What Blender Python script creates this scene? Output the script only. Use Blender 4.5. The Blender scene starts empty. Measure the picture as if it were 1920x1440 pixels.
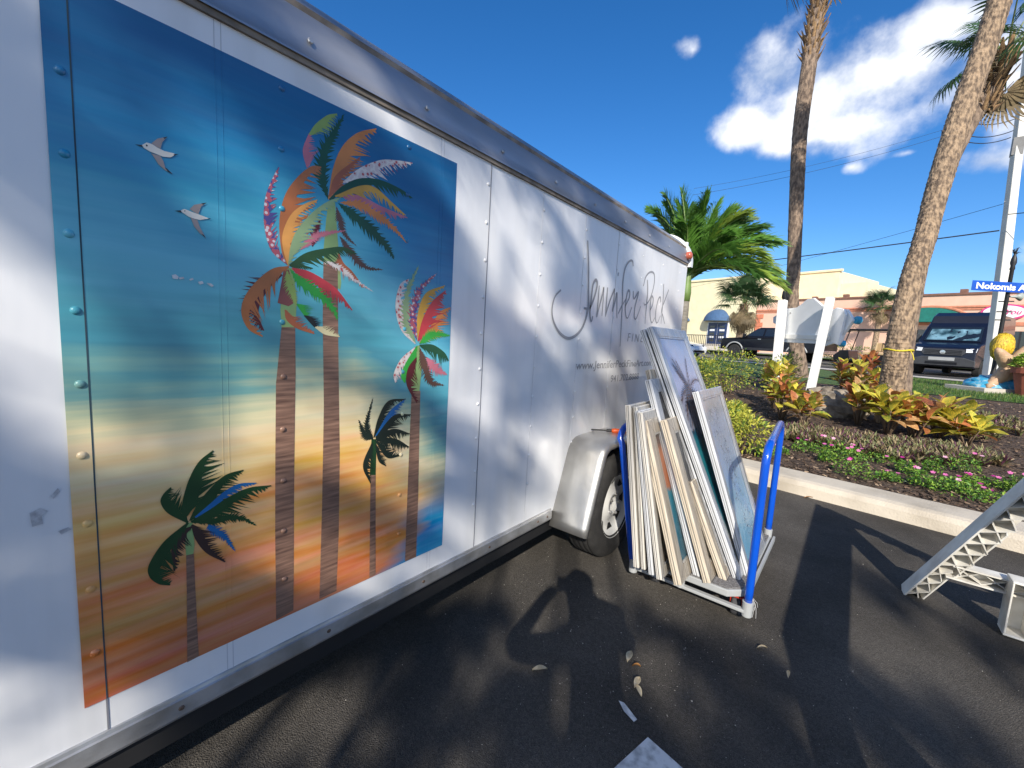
import bpy, math, random
from mathutils import Vector, Matrix, Quaternion
random.seed(7)
scene = bpy.context.scene
col = scene.collection
PI = math.pi
R_ = math.radians

# ---------------------------------------------------------------- camera
CAMPOS = Vector((1.26, 0.0, 1.34))
right = Vector((0.77499, 0.62947, 0.05611))
down = Vector((0.11520, -0.05343, -0.99190))
fwd = Vector((-0.62138, 0.77518, -0.11392))
cd = bpy.data.cameras.new('camera')
cam = bpy.data.objects.new('camera', cd)
col.objects.link(cam)
m = Matrix((right, -down, -fwd)).transposed().to_4x4()
m.translation = CAMPOS
cam.matrix_world = m
cd.sensor_fit = 'HORIZONTAL'
cd.sensor_width = 36.0
cd.lens = 36.0 * 798 / 1920
cd.clip_start = 0.01
cd.clip_end = 3000
scene.camera = cam

# ---------------------------------------------------------------- sky, sun, exposure
SUNV = Vector((0.436, -0.743, 0.508)).normalized()      # towards the sun
SUN_EL = math.asin(SUNV.z)
SUN_ROT = math.atan2(SUNV.x, SUNV.y)
world = bpy.data.worlds.new('World')
scene.world = world
world.use_nodes = True
wt = world.node_tree
wt.nodes.clear()
def wn(t, **k):
    n = wt.nodes.new(t)
    for a, b in k.items(): setattr(n, a, b)
    return n
def wmath(op, a, b=None, clamp=False):
    n = wn('ShaderNodeMath', operation=op, use_clamp=clamp)
    for i, v in enumerate((a, b)):
        if v is None: continue
        if isinstance(v, (int, float)): n.inputs[i].default_value = v
        else: wt.links.new(v, n.inputs[i])
    return n.outputs[0]
sky = wn('ShaderNodeTexSky', sky_type='NISHITA')
sky.sun_disc = False
sky.sun_elevation = SUN_EL
sky.sun_rotation = SUN_ROT
sky.altitude = 0
sky.air_density = 1.0
sky.dust_density = 0.25
sky.ozone_density = 4.0
tc = wn('ShaderNodeTexCoord')
# clouds: soft-edged blobs of noise, each round a direction of the sky
CLOUDS = [ # direction (right, down, forward slopes), half sizes
 (1450, 135, 75, 55), (1540, 170, 110, 80), (1640, 150, 130, 75), (1730, 120, 120, 80), (1590, 240, 120, 45), (1760, 60, 120, 60), (1850, 130, 110, 80),
 (1395, 235, 62, 38), (1480, 255, 45, 38), (1300, 94, 24, 18), (1597, 313, 20, 12), (1870, 300, 75, 30), (1700, 287, 22, 8), 
 (1205, 240, 6, 8), (2150, 200, 200, 120), (2400, 420, 260, 60), (1185, 215, 8, 5)]
nz = wn('ShaderNodeTexNoise'); nz.inputs['Scale'].default_value = 8.0; nz.inputs['Detail'].default_value = 6; nz.inputs['Roughness'].default_value = .52
wt.links.new(tc.outputs['Generated'], nz.inputs['Vector'])
nz2 = wn('ShaderNodeTexNoise'); nz2.inputs['Scale'].default_value = 4.2; nz2.inputs['Detail'].default_value = 5
wt.links.new(tc.outputs['Generated'], nz2.inputs['Vector'])
def wdot(v):
    n = wn('ShaderNodeVectorMath', operation='DOT_PRODUCT')
    wt.links.new(tc.outputs['Generated'], n.inputs[0]); n.inputs[1].default_value = v
    return n.outputs['Value']
tot = None; low = None
for (px, py, a, b) in CLOUDS:
    d = (right * ((px - 960) / 798) + down * ((py - 720) / 798) + fwd).normalized()
    h = Vector((0, 0, 1)).cross(d).normalized(); u = d.cross(h)
    sc = 1 / 798 * d.dot(fwd)
    x = wmath('DIVIDE', wdot(h), a * sc); y = wmath('DIVIDE', wdot(u), b * sc)
    r = wmath('SQRT', wmath('ADD', wmath('MULTIPLY', x, x), wmath('MULTIPLY', y, y)))
    mk = wmath('SUBTRACT', 1.0, r)
    if a < 30: mk = wmath('SUBTRACT', wmath('MULTIPLY', mk, .6), .34)
    mk = wmath('MULTIPLY', mk, wmath('GREATER_THAN', wdot(d), 0.0))
    mk = wmath('MAXIMUM', mk, -3.0)
    tot = mk if tot is None else wmath('SMOOTH_MAX', tot, mk)
    if tot.node.operation == 'SMOOTH_MAX': tot.node.inputs[2].default_value = .35
nz3 = wn('ShaderNodeTexNoise'); nz3.inputs['Scale'].default_value = 55; nz3.inputs['Detail'].default_value = 8; nz3.inputs['Roughness'].default_value = .7
wt.links.new(tc.outputs['Generated'], nz3.inputs['Vector'])
nn = wmath('ADD', wmath('MULTIPLY', wmath('SUBTRACT', nz.outputs[0], .5), 2.9), wmath('MULTIPLY', wmath('SUBTRACT', nz3.outputs[0], .5), .28))
dens = wmath('ADD', tot, nn)
mr = wn('ShaderNodeMapRange', interpolation_type='SMOOTHSTEP')
wt.links.new(dens, mr.inputs[0]); mr.inputs[1].default_value = -.12; mr.inputs[2].default_value = .82
# lit tops and grey undersides: the same noise looked up a little nearer the sun
va = wn('ShaderNodeVectorMath', operation='ADD'); wt.links.new(tc.outputs['Generated'], va.inputs[0]); va.inputs[1].default_value = (.012, -.02, .03)
nz4 = wn('ShaderNodeTexNoise'); nz4.inputs['Scale'].default_value = 8.5; nz4.inputs['Detail'].default_value = 6; nz4.inputs['Roughness'].default_value = .55
wt.links.new(va.outputs[0], nz4.inputs['Vector'])
lit = wmath('ADD', wmath('MULTIPLY', wmath('SUBTRACT', nz.outputs[0], nz4.outputs[0]), 2.2), wmath('ADD', .46, wmath('MULTIPLY', wmath('SUBTRACT', nz2.outputs[0], .5), .9)))
cr = wn('ShaderNodeValToRGB')
cr.color_ramp.elements[0].position = .15; cr.color_ramp.elements[0].color = (3.9, 4.6, 6.0, 1)
cr.color_ramp.elements[1].position = .62; cr.color_ramp.elements[1].color = (7.8, 8.0, 8.4, 1)
wt.links.new(lit, cr.inputs[0])
hs = wn('ShaderNodeHueSaturation'); hs.inputs['Saturation'].default_value = 1.28; hs.inputs['Value'].default_value = 1.0
wt.links.new(sky.outputs[0], hs.inputs['Color'])
tint = wn('ShaderNodeMix', data_type='RGBA', blend_type='MULTIPLY'); tint.inputs[0].default_value = 1.0; tint.inputs[7].default_value = (1.0, 1.0, 1.12, 1)
wt.links.new(hs.outputs[0], tint.inputs[6])
mix = wn('ShaderNodeMix', data_type='RGBA')
wt.links.new(mr.outputs[0], mix.inputs[0]); wt.links.new(tint.outputs[2], mix.inputs[6]); wt.links.new(cr.outputs[0], mix.inputs[7])
bg = wn('ShaderNodeBackground'); bg.inputs['Strength'].default_value = 0.10
wo = wn('ShaderNodeOutputWorld')
wt.links.new(mix.outputs[2], bg.inputs[0]); wt.links.new(bg.outputs[0], wo.inputs[0])

sd = bpy.data.lights.new('sun', 'SUN')
sd.energy = 4.3; sd.angle = R_(0.53); sd.color = (1.0, 0.93, 0.82)
sun = bpy.data.objects.new('sun', sd); col.objects.link(sun)
sun.rotation_euler = SUNV.to_track_quat('Z', 'Y').to_euler()
sun.location = (8, -12, 12)
vs = scene.view_settings
vs.view_transform = 'Standard'; vs.look = 'None'; vs.exposure = 0.55; vs.gamma = 1.0
try: vs.use_curve_mapping = False
except Exception: pass

# ---------------------------------------------------------------- helpers
def link(nt, a, b): nt.links.new(a, b)
def mat(name, c, r=.6, met=0., var=.12, ns=6., bump=0., bs=40., coat=0., spec=.5, c2=None, stretch=None, rand=0., transl=0., det=4., pos=False, lo=.35, hi=.65):
    """procedural: base colour mottled by noise towards c2 (or darker), noise bump, optional per-object variation and leaf translucency"""
    M_ = bpy.data.materials.new(name); M_.use_nodes = True
    nt = M_.node_tree; P = nt.nodes['Principled BSDF']
    tcn = nt.nodes.new('ShaderNodeTexCoord'); vec = tcn.outputs['Object']
    if pos:
        g = nt.nodes.new('ShaderNodeNewGeometry'); vec = g.outputs['Position']
    mp = nt.nodes.new('ShaderNodeMapping'); link(nt, vec, mp.inputs[0])
    if stretch: mp.inputs['Scale'].default_value = stretch
    n = nt.nodes.new('ShaderNodeTexNoise'); n.inputs['Scale'].default_value = ns; n.inputs['Detail'].default_value = det
    link(nt, mp.outputs[0], n.inputs['Vector'])
    mr_ = nt.nodes.new('ShaderNodeMapRange'); link(nt, n.outputs[0], mr_.inputs[0]); mr_.inputs[1].default_value = lo; mr_.inputs[2].default_value = hi
    mx = nt.nodes.new('ShaderNodeMix'); mx.data_type = 'RGBA'
    a = [min(1, v * (1 + var)) for v in c]; b = list(c2) if c2 else [v * (1 - var) for v in c]
    mx.inputs[6].default_value = (*a, 1); mx.inputs[7].default_value = (*b, 1)
    link(nt, mr_.outputs[0], mx.inputs[0])
    out = mx.outputs[2]
    if rand:
        oi = nt.nodes.new('ShaderNodeObjectInfo'); h = nt.nodes.new('ShaderNodeHueSaturation')
        m2 = nt.nodes.new('ShaderNodeMapRange'); link(nt, oi.outputs['Random'], m2.inputs[0]); m2.inputs[3].default_value = 1 - rand; m2.inputs[4].default_value = 1 + rand
        link(nt, m2.outputs[0], h.inputs['Value']); link(nt, out, h.inputs['Color']); out = h.outputs[0]
    link(nt, out, P.inputs['Base Color'])
    P.inputs['Roughness'].default_value = r; P.inputs['Metallic'].default_value = met
    P.inputs['Specular IOR Level'].default_value = spec; P.inputs['Coat Weight'].default_value = coat; P.inputs['Coat Roughness'].default_value = .08
    if bump:
        n2 = nt.nodes.new('ShaderNodeTexNoise'); n2.inputs['Scale'].default_value = bs; n2.inputs['Detail'].default_value = 5
        link(nt, mp.outputs[0], n2.inputs['Vector'])
        bn = nt.nodes.new('ShaderNodeBump'); bn.inputs['Strength'].default_value = min(bump, 1); bn.inputs['Distance'].default_value = .02 * max(bump, 1)
        link(nt, n2.outputs[0], bn.inputs['Height']); link(nt, bn.outputs[0], P.inputs['Normal'])
    if transl:
        t = nt.nodes.new('ShaderNodeBsdfTranslucent'); ms = nt.nodes.new('ShaderNodeMixShader'); ms.inputs[0].default_value = transl
        link(nt, out, t.inputs[0]); o = nt.nodes['Material Output']
        link(nt, P.outputs[0], ms.inputs[1]); link(nt, t.outputs[0], ms.inputs[2]); link(nt, ms.outputs[0], o.inputs[0])
    return M_
def V(*a): return Vector(a)
class MB:
    def __init__(s): s.v = []; s.f = []; s.mi = []; s.cur = 0
    def add(s, vs, fs):
        o = len(s.v); s.v += [tuple(p) for p in vs]
        for f in fs: s.f.append(tuple(i + o for i in f)); s.mi.append(s.cur)
        return s
    def box(s, c, d, q=None):
        c = Vector(c); hx, hy, hz = d[0] / 2, d[1] / 2, d[2] / 2
        ps = [Vector((x, y, z)) for x in (-hx, hx) for y in (-hy, hy) for z in (-hz, hz)]
        if q is not None: ps = [q @ p for p in ps]
        return s.add([p + c for p in ps], [(0, 1, 3, 2), (4, 6, 7, 5), (0, 4, 5, 1), (2, 3, 7, 6), (0, 2, 6, 4), (1, 5, 7, 3)])
    def tube(s, pts, r, n=8, cap=True, ref=None):
        pts = [Vector(p) for p in pts]; k = len(pts)
        rs = r if isinstance(r, (list, tuple)) else [r] * k
        vs = []; fs = []
        t0 = (pts[1] - pts[0]).normalized()
        up = ref or (Vector((0, 0, 1)) if abs(t0.z) < .9 else Vector((1, 0, 0)))
        for i, p in enumerate(pts):
            t = (pts[min(i + 1, k - 1)] - pts[max(i - 1, 0)]).normalized()
            a = t.cross(up).normalized(); b = a.cross(t)
            up = b
            for j in range(n):
                an = 2 * PI * j / n
                vs.append(p + (a * math.cos(an) + b * math.sin(an)) * rs[i])
        for i in range(k - 1):
            for j in range(n):
                fs.append((i * n + j, i * n + (j + 1) % n, (i + 1) * n + (j + 1) % n, (i + 1) * n + j))
        if cap: fs.append(tuple(range(n))[::-1]); fs.append(tuple((k - 1) * n + j for j in range(n)))
        return s.add(vs, fs)
    def lathe(s, prof, c, ax, n=24, close=False):
        """prof: (radius, height along axis)"""
        ax = Vector(ax).normalized(); c = Vector(c)
        a = ax.cross(Vector((0, 0, 1)) if abs(ax.z) < .9 else Vector((1, 0, 0))).normalized(); b = ax.cross(a)
        vs = []; fs = []; k = len(prof)
        for (r, h) in prof:
            for j in range(n):
                an = 2 * PI * j / n
                vs.append(c + ax * h + (a * math.cos(an) + b * math.sin(an)) * r)
        for i in range(k - 1):
            for j in range(n):
                fs.append((i * n + j, i * n + (j + 1) % n, (i + 1) * n + (j + 1) % n, (i + 1) * n + j))
        if close: fs.append(tuple(range(n))[::-1]); fs.append(tuple((k - 1) * n + j for j in range(n)))
        return s.add(vs, fs)
    def prism(s, poly, vec):
        vec = Vector(vec); n = len(poly); poly = [Vector(p) for p in poly]
        return s.add(poly + [p + vec for p in poly], [tuple(range(n))[::-1], tuple(range(n, 2 * n))] + [(i, (i + 1) % n, (i + 1) % n + n, i + n) for i in range(n)])
    def poly(s, pts): return s.add(pts, [tuple(range(len(pts)))])
    def mesh(s, name):
        me = bpy.data.meshes.new(name); me.from_pydata(s.v, [], s.f); me.update(); return me
    def build(s, name, mats, parent=None, smooth=False, bevel=0., seg=2, sub=0):
        me = s.mesh(name)
        ml = mats if isinstance(mats, (list, tuple)) else [mats]
        for k in ml: me.materials.append(k)
        if len(ml) > 1: me.polygons.foreach_set('material_index', s.mi)
        if smooth: me.polygons.foreach_set('use_smooth', [True] * len(me.polygons))
        o = bpy.data.objects.new(name, me); col.objects.link(o)
        if parent is not None: o.parent = parent; o.matrix_parent_inverse = Matrix.Identity(4)
        if bevel:
            b = o.modifiers.new('bevel', 'BEVEL'); b.width = bevel; b.segments = seg; b.limit_method = 'ANGLE'; b.angle_limit = R_(40)
        if sub:
            b = o.modifiers.new('sub', 'SUBSURF'); b.levels = b.render_levels = sub
        return o
def tag(o, label=None, cat=None, group=None, kind=None):
    if label: o['label'] = label
    if cat: o['category'] = cat
    if group: o['group'] = group
    if kind: o['kind'] = kind
    return o
def empty(name, loc=(0, 0, 0), rz=0, label=None, cat=None, group=None):
    """a thing: an Empty at its base that parents its parts"""
    o = bpy.data.objects.new(name, None); col.objects.link(o); o.location = loc; o.rotation_euler = (0, 0, rz); o.empty_display_size = .1
    return tag(o, label, cat, group)
def inst(me, name, parent, mw):
    o = bpy.data.objects.new(name, me); col.objects.link(o); o.parent = parent; o.matrix_parent_inverse = Matrix.Identity(4); o.matrix_local = mw
    return o
def catmull(pts, n):
    pts = [Vector(p) for p in pts]
    if len(pts) == 2: return [pts[0].lerp(pts[1], i / n) for i in range(n + 1)]
    P = [pts[0] * 2 - pts[1]] + pts + [pts[-1] * 2 - pts[-2]]
    out = []; k = len(pts) - 1
    for i in range(n + 1):
        t = i / n * k; s = min(int(t), k - 1); u = t - s
        a, b, c, d = P[s:s + 4]
        out.append(.5 * ((2 * b) + (c - a) * u + (2 * a - 5 * b + 4 * c - d) * u * u + (3 * b - a - 3 * c + d) * u ** 3))
    return out
def U(a, b): return random.uniform(a, b)
def basis(x, y, z, loc=(0, 0, 0)):
    mm = Matrix((x, y, z)).transposed().to_4x4(); mm.translation = loc; return mm
def txt(name, body, size, mw, mtl, parent, offset=0, extrude=.0004, shear=0, align='LEFT', space=1.0):
    cu = bpy.data.curves.new(name, 'FONT'); cu.body = body; cu.size = size; cu.offset = offset; cu.extrude = extrude; cu.shear = shear; cu.align_x = align
    cu.space_character = space
    cu.resolution_u = 3
    o = bpy.data.objects.new(name, cu); col.objects.link(o)
    dg = bpy.context.evaluated_depsgraph_get(); dg.update()
    me = bpy.data.meshes.new_from_object(o.evaluated_get(dg))
    bpy.data.objects.remove(o); me.materials.clear(); me.materials.append(mtl)
    return inst(me, name, parent, mw)
def terr(x, y):
    s = (x - 1.2) * .119 + (y - 5.08) * .993
    if s < 9: return .13 + .055 * max(s, 0)
    if s < 25: return .625 + .006 * (s - 9)
    return .721 + .014 * (s - 25)
# ---------------------------------------------------------------- traced outlines (millimetres on the trailer side; metres on the sign)
FRONDS=[('brown',0,17,[683,1691,696,1651,712,1616,753,1588]),('brown',0,20,[694,1608,721,1578,758,1542,794,1529,850,1532]),('rust',1,25,[691,1556,708,1528,736,1508,777,1464]),('floral',0,13,[630,1528,695,1514,745,1486,814,1455]),('pink',1,30,[596,1774,586,1816,603,1867]),('lime',1,26,[602,1863,619,1894,642,1921,659,1937,683,1950]),('green',0,28,[658,1705,639,1763,648,1840,678,1901,705,1960]),('orange',1,49,[659,1705,674,1797,703,1868,751,1923,813,1960]),('rust',1,29,[661,1714,674,1763,697,1796,759,1856]),('floral',1,35,[704,1766,760,1824,830,1870,886,1889,955,1904]),('green',1,33,[661,1705,704,1755,760,1793,831,1810,909,1805,959,1790]),('pink',1,34,[698,1727,761,1742,833,1730,940,1720]),('mustard',1,27,[679,1719,760,1771,813,1781,874,1754,932,1726]),('orange2',0,23,[695,1706,761,1715,834,1696,892,1671,943,1635]),('green',0,31,[689,1702,745,1677,816,1642,871,1598,891,1572]),('maroon',0,18,[611,1561,620,1605,634,1642]),('pink',0,16,[577,1546,608,1580,649,1606,716,1629]),('floral2',1,22,[546,1497,502,1530,485,1589,486,1650,498,1695,521,1750]),('orange3',1,49,[544,1497,528,1535,523,1611,537,1680,569,1736,607,1778,636,1787]),('orange4',1,31,[544,1497,531,1546,533,1587,555,1637,591,1673,625,1693]),('sage',1,28,[545,1500,552,1550,568,1594,608,1650,655,1695,698,1721]),('green2',1,30,[547,1498,593,1538,655,1563,707,1576,749,1566]),('green2',1,13,[547,1497,572,1504,612,1499]),('maroon',1,31,[527,1470,492,1430,467,1381,466,1347,478,1314]),('orange3',-1,41,[545,1494,503,1480,461,1439,433,1393,428,1353,444,1317,476,1299]),('red',1,40,[554,1491,600,1488,650,1468,690,1443,738,1389]),('green3',0,26,[549,1487,577,1458,618,1435,656,1410,682,1379,689,1356]),('lime',0,19,[540,1483,547,1445,558,1412,565,1387]),('rust',-1,25,[535,1375,540,1348,569,1326,618,1312]),('green3',-1,21,[567,1394,581,1374,598,1354]),('black',-1,19,[588,1363,615,1335,630,1326]),('cream',-1,20,[620,1331,651,1312,697,1306]),('floral',1,39,[990,1289,928,1337,902,1414,917,1488,954,1515]),('sage',0,28,[990,1292,948,1367,948,1464,995,1569]),('floral2',0,29,[994,1304,976,1391,1002,1481,1079,1553]),('mustard',1,40,[1001,1299,998,1393,1032,1473,1122,1513]),('orange2',1,43,[1009,1293,1060,1355,1106,1413,1155,1433]),('red',1,59,[1001,1299,1021,1377,1064,1446,1127,1495]),('green3',0,29,[1009,1290,1070,1325,1159,1325]),('green',1,42,[1009,1284,1071,1285,1130,1257,1156,1225]),('brown',0,30,[1010,1275,1035,1208,1070,1144,1137,1128]),('pink',0,30,[1042,1238,1092,1194,1152,1170]),('floral',-1,29,[991,1277,931,1233,902,1182,908,1150]),('green3',-1,40,[998,1281,953,1221,933,1175,948,1147]),('dark',0,16,[822,959,796,1008,819,1104]),('dark',0,18,[822,959,788,982,766,1034]),('dark',1,28,[825,964,843,1031,881,1085,954,1087]),('blue',1,27,[832,969,889,1049,950,1085]),('dark',1,35,[832,963,903,1030,978,1027]),('dark',1,32,[832,963,904,982,977,954]),('dark',1,30,[832,959,912,945,975,904]),('dark',-1,26,[832,952,880,885,939,880]),('dark',-1,18,[832,940,847,879,877,853]),('dark',-1,28,[819,948,787,874,816,804]),('dgreen',1,30,[298,827,261,864,248,894,253,912,267,926]),('dgreen',1,50,[290,840,289,877,303,933,325,977,356,1002]),('dgreen',1,41,[302,831,320,868,349,903,383,930,424,935]),('blue',1,21,[313,836,344,859,378,885,413,898,455,891]),('dgreen',1,38,[304,827,344,845,389,868,438,881,494,874]),('dgreen',0,19,[305,825,356,813,388,812,422,798,454,768]),('blue',0,16,[341,808,347,795,376,763,401,711]),('dark2',-1,26,[306,819,314,779,337,733,377,692]),('dark2',-1,27,[306,814,286,810,273,793,264,758,268,711]),('dgreen',-1,40,[298,827,251,793,222,748,221,718,237,692,258,679]),('maroon',-1,41,[996,1239,961,1197,959,1138,1006,1068])]
POLYS=[('lgreen',[(658,1699),(679,1703),(685,1634),(701,1471),(698,1449),(682,1456),(650,1467),(644,1556),(651,1640)]),('trunk',[(644,1522),(689,1533),(693,1290),(702,930),(701,659),(695,461),(637,460),(644,767),(648,1092),(643,1353)]),('lgreen',[(531,1489),(556,1492),(567,1401),(562,1328),(525,1326),(522,1374)]),('rust2',[(531,1482),(545,1486),(556,1446),(567,1401),(544,1385),(515,1392),(522,1431)]),('trunk',[(525,1326),(562,1328),(563,1195),(559,957),(557,708),(555,462),(505,456),(504,727),(506,966),(509,1166)]),('lgreen',[(995,1281),(1009,1284),(1024,1208),(1016,1112),(980,1114),(968,1209)]),('trunk',[(980,1116),(1020,1113),(1022,922),(1026,701),(1025,453),(972,455),(974,715),(977,954)]),('dgreen',[(816,960),(836,957),(835,828),(812,833)]),('trunk',[(815,833),(835,829),(843,457),(818,456)]),('lgreen',[(294,828),(307,824),(310,764),(307,741),(292,742),(290,787)]),('trunk',[(292,742),(308,741),(309,634),(312,453),(287,451),(291,642)])]
BIRDS=[[('bwhite',[(238,1704),(246,1712),(255,1712),(264,1708),(276,1705),(294,1706),(296,1704),(287,1695),(274,1692),(260,1694),(251,1695),(241,1699)]),('bblack',[(226,1701),(238,1704),(239,1700)]),('bblack',[(293,1704),(303,1708),(294,1701)]),('bgrey',[(254,1713),(265,1727),(283,1738),(273,1722),(270,1708),(263,1709)]),('bgrey',[(253,1692),(269,1692),(274,1683),(277,1670),(290,1661),(277,1664),(265,1673),(258,1685)]),('bblack',[(276,1670),(280,1669),(290,1660),(282,1662)]),('bblack',[(275,1733),(283,1738),(278,1731)]),('bblack',[(244,1706),(246,1708),(248,1706),(246,1703)])],[('bwhite',[(302,1583),(310,1589),(322,1586),(335,1584),(358,1579),(340,1571),(331,1571),(318,1573),(309,1578)]),('bblack',[(291,1580),(303,1584),(305,1579)]),('bblack',[(357,1579),(363,1580),(357,1576)]),('bgrey',[(320,1591),(329,1603),(355,1615),(343,1603),(337,1584),(327,1587)]),('bgrey',[(321,1573),(335,1569),(339,1555),(351,1531),(339,1540),(328,1553)]),('bblack',[(342,1539),(347,1538),(351,1530)]),('bblack',[(343,1610),(355,1615),(347,1608)]),('bblack',[(309,1584),(311,1586),(312,1584),(310,1583)])]]
SCRIPT=[[(2179,1895),(2208,1777),(2232,1623),(2242,1515),(2198,1416),(2130,1362),(2043,1340),(1954,1367),(1888,1423),(1865,1484),(1883,1549),(1937,1592)],[(2196,1518),(2248,1521),(2278,1544),(2315,1613),(2330,1674),(2308,1694),(2279,1661),(2272,1583),(2267,1504),(2285,1453),(2299,1454),(2306,1481)],[(2358,1667),(2358,1571),(2357,1478)],[(2356,1481),(2381,1553),(2406,1623),(2417,1661),(2421,1584),(2421,1490)],[(2468,1669),(2468,1582),(2471,1489)],[(2470,1496),(2511,1586),(2554,1653),(2566,1665),(2569,1599),(2561,1527)],[(2561,1527),(2588,1600),(2603,1650),(2619,1568),(2634,1489)],[(2818,1853),(2798,1885),(2747,1873),(2696,1821),(2679,1732),(2696,1604),(2708,1457),(2716,1304)],[(2649,1521),(2694,1574),(2755,1633)],[(2745,1579),(2796,1636),(2801,1674),(2773,1685),(2752,1631),(2750,1557),(2778,1506),(2810,1510),(2854,1581)],[(2853,1691),(2876,1640),(2945,1694),(2907,1585),(2911,1515),(2947,1510),(3006,1601)],[(3085,1798),(3109,1716),(3111,1602),(3114,1480)],[(3024,1746),(3050,1813),(3124,1859),(3202,1858),(3222,1795),(3194,1709),(3143,1646),(3082,1616),(3058,1630)],[(3187,1584),(3225,1629),(3230,1675),(3194,1690),(3182,1625),(3204,1535),(3247,1496),(3295,1537)],[(3393,1666),(3371,1703),(3330,1673),(3306,1585),(3323,1517),(3363,1502),(3413,1562)],[(3420,1812),(3440,1675),(3443,1498)],[(3544,1781),(3485,1697),(3428,1608),(3478,1554),(3525,1503)],[(2595,1769),(2605,1767)]]
SCUFF=[[(282,1434),(289,1437),(295,1432),(293,1426),(284,1426)],[(295,1430),(304,1433),(306,1429),(297,1426)],[(315,1429),(322,1433),(324,1429),(317,1426)],[(332,1425),(341,1428),(344,1423),(336,1419)],[(350,1425),(359,1425),(365,1420),(361,1416),(353,1421)],[(39,929),(54,936),(64,926),(55,917),(56,901),(41,899)],[(69,956),(80,971),(83,964),(73,950)],[(76,878),(91,882),(96,876),(81,869)]]
SIGN_A= [(0.036, 1.519), (0.881, 1.509), (1.151, 1.464), (1.347, 1.523), (1.439, 1.499), (1.456, 1.696), (1.481, 1.777), (1.495, 1.922), (1.511, 2.05), (1.455, 2.156), (1.293, 2.191), (1.217, 2.163), (0.951, 2.246), (0.827, 2.33), (0.699, 2.416), (0.538, 2.404), (0.386, 2.31), (0.272, 2.252), (0.013, 2.244), (-0.142, 2.199), (-0.298, 2.128), (-0.416, 2.073), (-0.394, 1.952), (-0.255, 1.89), (-0.148, 1.77)]
SIGN_B= [(1.392, 1.498), (1.456, 1.696), (1.579, 1.872), (1.622, 1.951), (1.549, 2.049), (1.455, 2.156), (1.381, 2.023), (1.375, 1.827)]
SIGN_D= [(0.915, 2.33, 0.05), (1.628, 1.957, 0.07), (1.366, 1.53, 0.06)]
# ---------------------------------------------------------------- ground
def asphalt_mat(name, c, fl=.5):
    M_ = mat(name, c, r=.9, var=.25, ns=1.6, bump=.8, bs=210, pos=True, det=9, spec=.08, c2=[v * .55 for v in c], lo=.3, hi=.75)
    nt = M_.node_tree; P = nt.nodes['Principled BSDF']
    g = nt.nodes.new('ShaderNodeNewGeometry')
    n = nt.nodes.new('ShaderNodeTexNoise'); n.inputs['Scale'].default_value = 190; n.inputs['Detail'].default_value = 2
    link(nt, g.outputs[0], n.inputs['Vector'])
    n3 = nt.nodes.new('ShaderNodeTexNoise'); n3.inputs['Scale'].default_value = 3.0; link(nt, g.outputs[0], n3.inputs['Vector'])
    ad = nt.nodes.new('ShaderNodeMath'); ad.operation = 'MULTIPLY_ADD'; link(nt, n3.outputs[0], ad.inputs[0]); ad.inputs[1].default_value = .2; link(nt, n.outputs[0], ad.inputs[2])
    mr_ = nt.nodes.new('ShaderNodeMapRange'); link(nt, ad.outputs[0], mr_.inputs[0]); mr_.inputs[1].default_value = .84; mr_.inputs[2].default_value = .92
    src = P.inputs['Base Color'].links[0].from_socket
    n4 = nt.nodes.new('ShaderNodeTexNoise'); n4.inputs['Scale'].default_value = 330; n4.inputs['Detail'].default_value = 1; link(nt, g.outputs[0], n4.inputs['Vector'])
    mm = nt.nodes.new('ShaderNodeMapRange'); link(nt, n4.outputs[0], mm.inputs[0]); mm.inputs[1].default_value = .3; mm.inputs[2].default_value = .7; mm.inputs[3].default_value = .6; mm.inputs[4].default_value = 1.4
    hv = nt.nodes.new('ShaderNodeHueSaturation'); link(nt, src, hv.inputs['Color']); link(nt, mm.outputs[0], hv.inputs['Value'])
    vo = nt.nodes.new('ShaderNodeTexVoronoi'); vo.inputs['Scale'].default_value = 150; link(nt, g.outputs[0], vo.inputs['Vector'])
    sv = nt.nodes.new('ShaderNodeSeparateColor'); link(nt, vo.outputs['Color'], sv.inputs[0])
    m5 = nt.nodes.new('ShaderNodeMapRange'); link(nt, sv.outputs[0], m5.inputs[0]); m5.inputs[3].default_value = .80; m5.inputs[4].default_value = 1.2
    h2 = nt.nodes.new('ShaderNodeHueSaturation'); link(nt, hv.outputs[0], h2.inputs['Color']); link(nt, m5.outputs[0], h2.inputs['Value']); hv = h2
    mx = nt.nodes.new('ShaderNodeMix'); mx.data_type = 'RGBA'; link(nt, mr_.outputs[0], mx.inputs[0]); link(nt, hv.outputs[0], mx.inputs[6]); mx.inputs[7].default_value = (fl, fl * .95, fl * .85, 1)
    link(nt, mx.outputs[2], P.inputs['Base Color'])
    return M_
m_asphalt = asphalt_mat('asphalt', (.100, .091, .080))
m_road = asphalt_mat('road_asphalt', (.10, .095, .09), .2)
m_curb = mat('curb_concrete', (.52, .46, .37), r=.9, var=.1, ns=3, c2=(.36, .31, .24), bump=.35, bs=90, pos=True, lo=.45, hi=.8, det=8)
m_conc = mat('sidewalk_concrete', (.50, .46, .40), r=.9, var=.1, ns=2, bump=.2, bs=60, pos=True)
m_mulch = mat('mulch_soil', (.11, .072, .048), r=.95, var=.3, ns=22, c2=(.028, .018, .013), bump=1.5, bs=55, pos=True, det=8)
m_lawn = mat('lawn_soil', (.07, .12, .025), r=.95, var=.3, ns=9, c2=(.035, .07, .014), bump=.8, bs=60, pos=True)
m_earth = mat('earth', (.16, .15, .12), r=.95, var=.2, ns=.4, pos=True)
N2 = V(.119, .993, 0); A2 = V(.993, -.119, 0); C0 = V(1.2, 5.08, 0)
def AS(a, s, dz=0.):
    p = C0 + A2 * a + N2 * s; p.z = terr(p.x, p.y) + dz; return p
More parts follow.
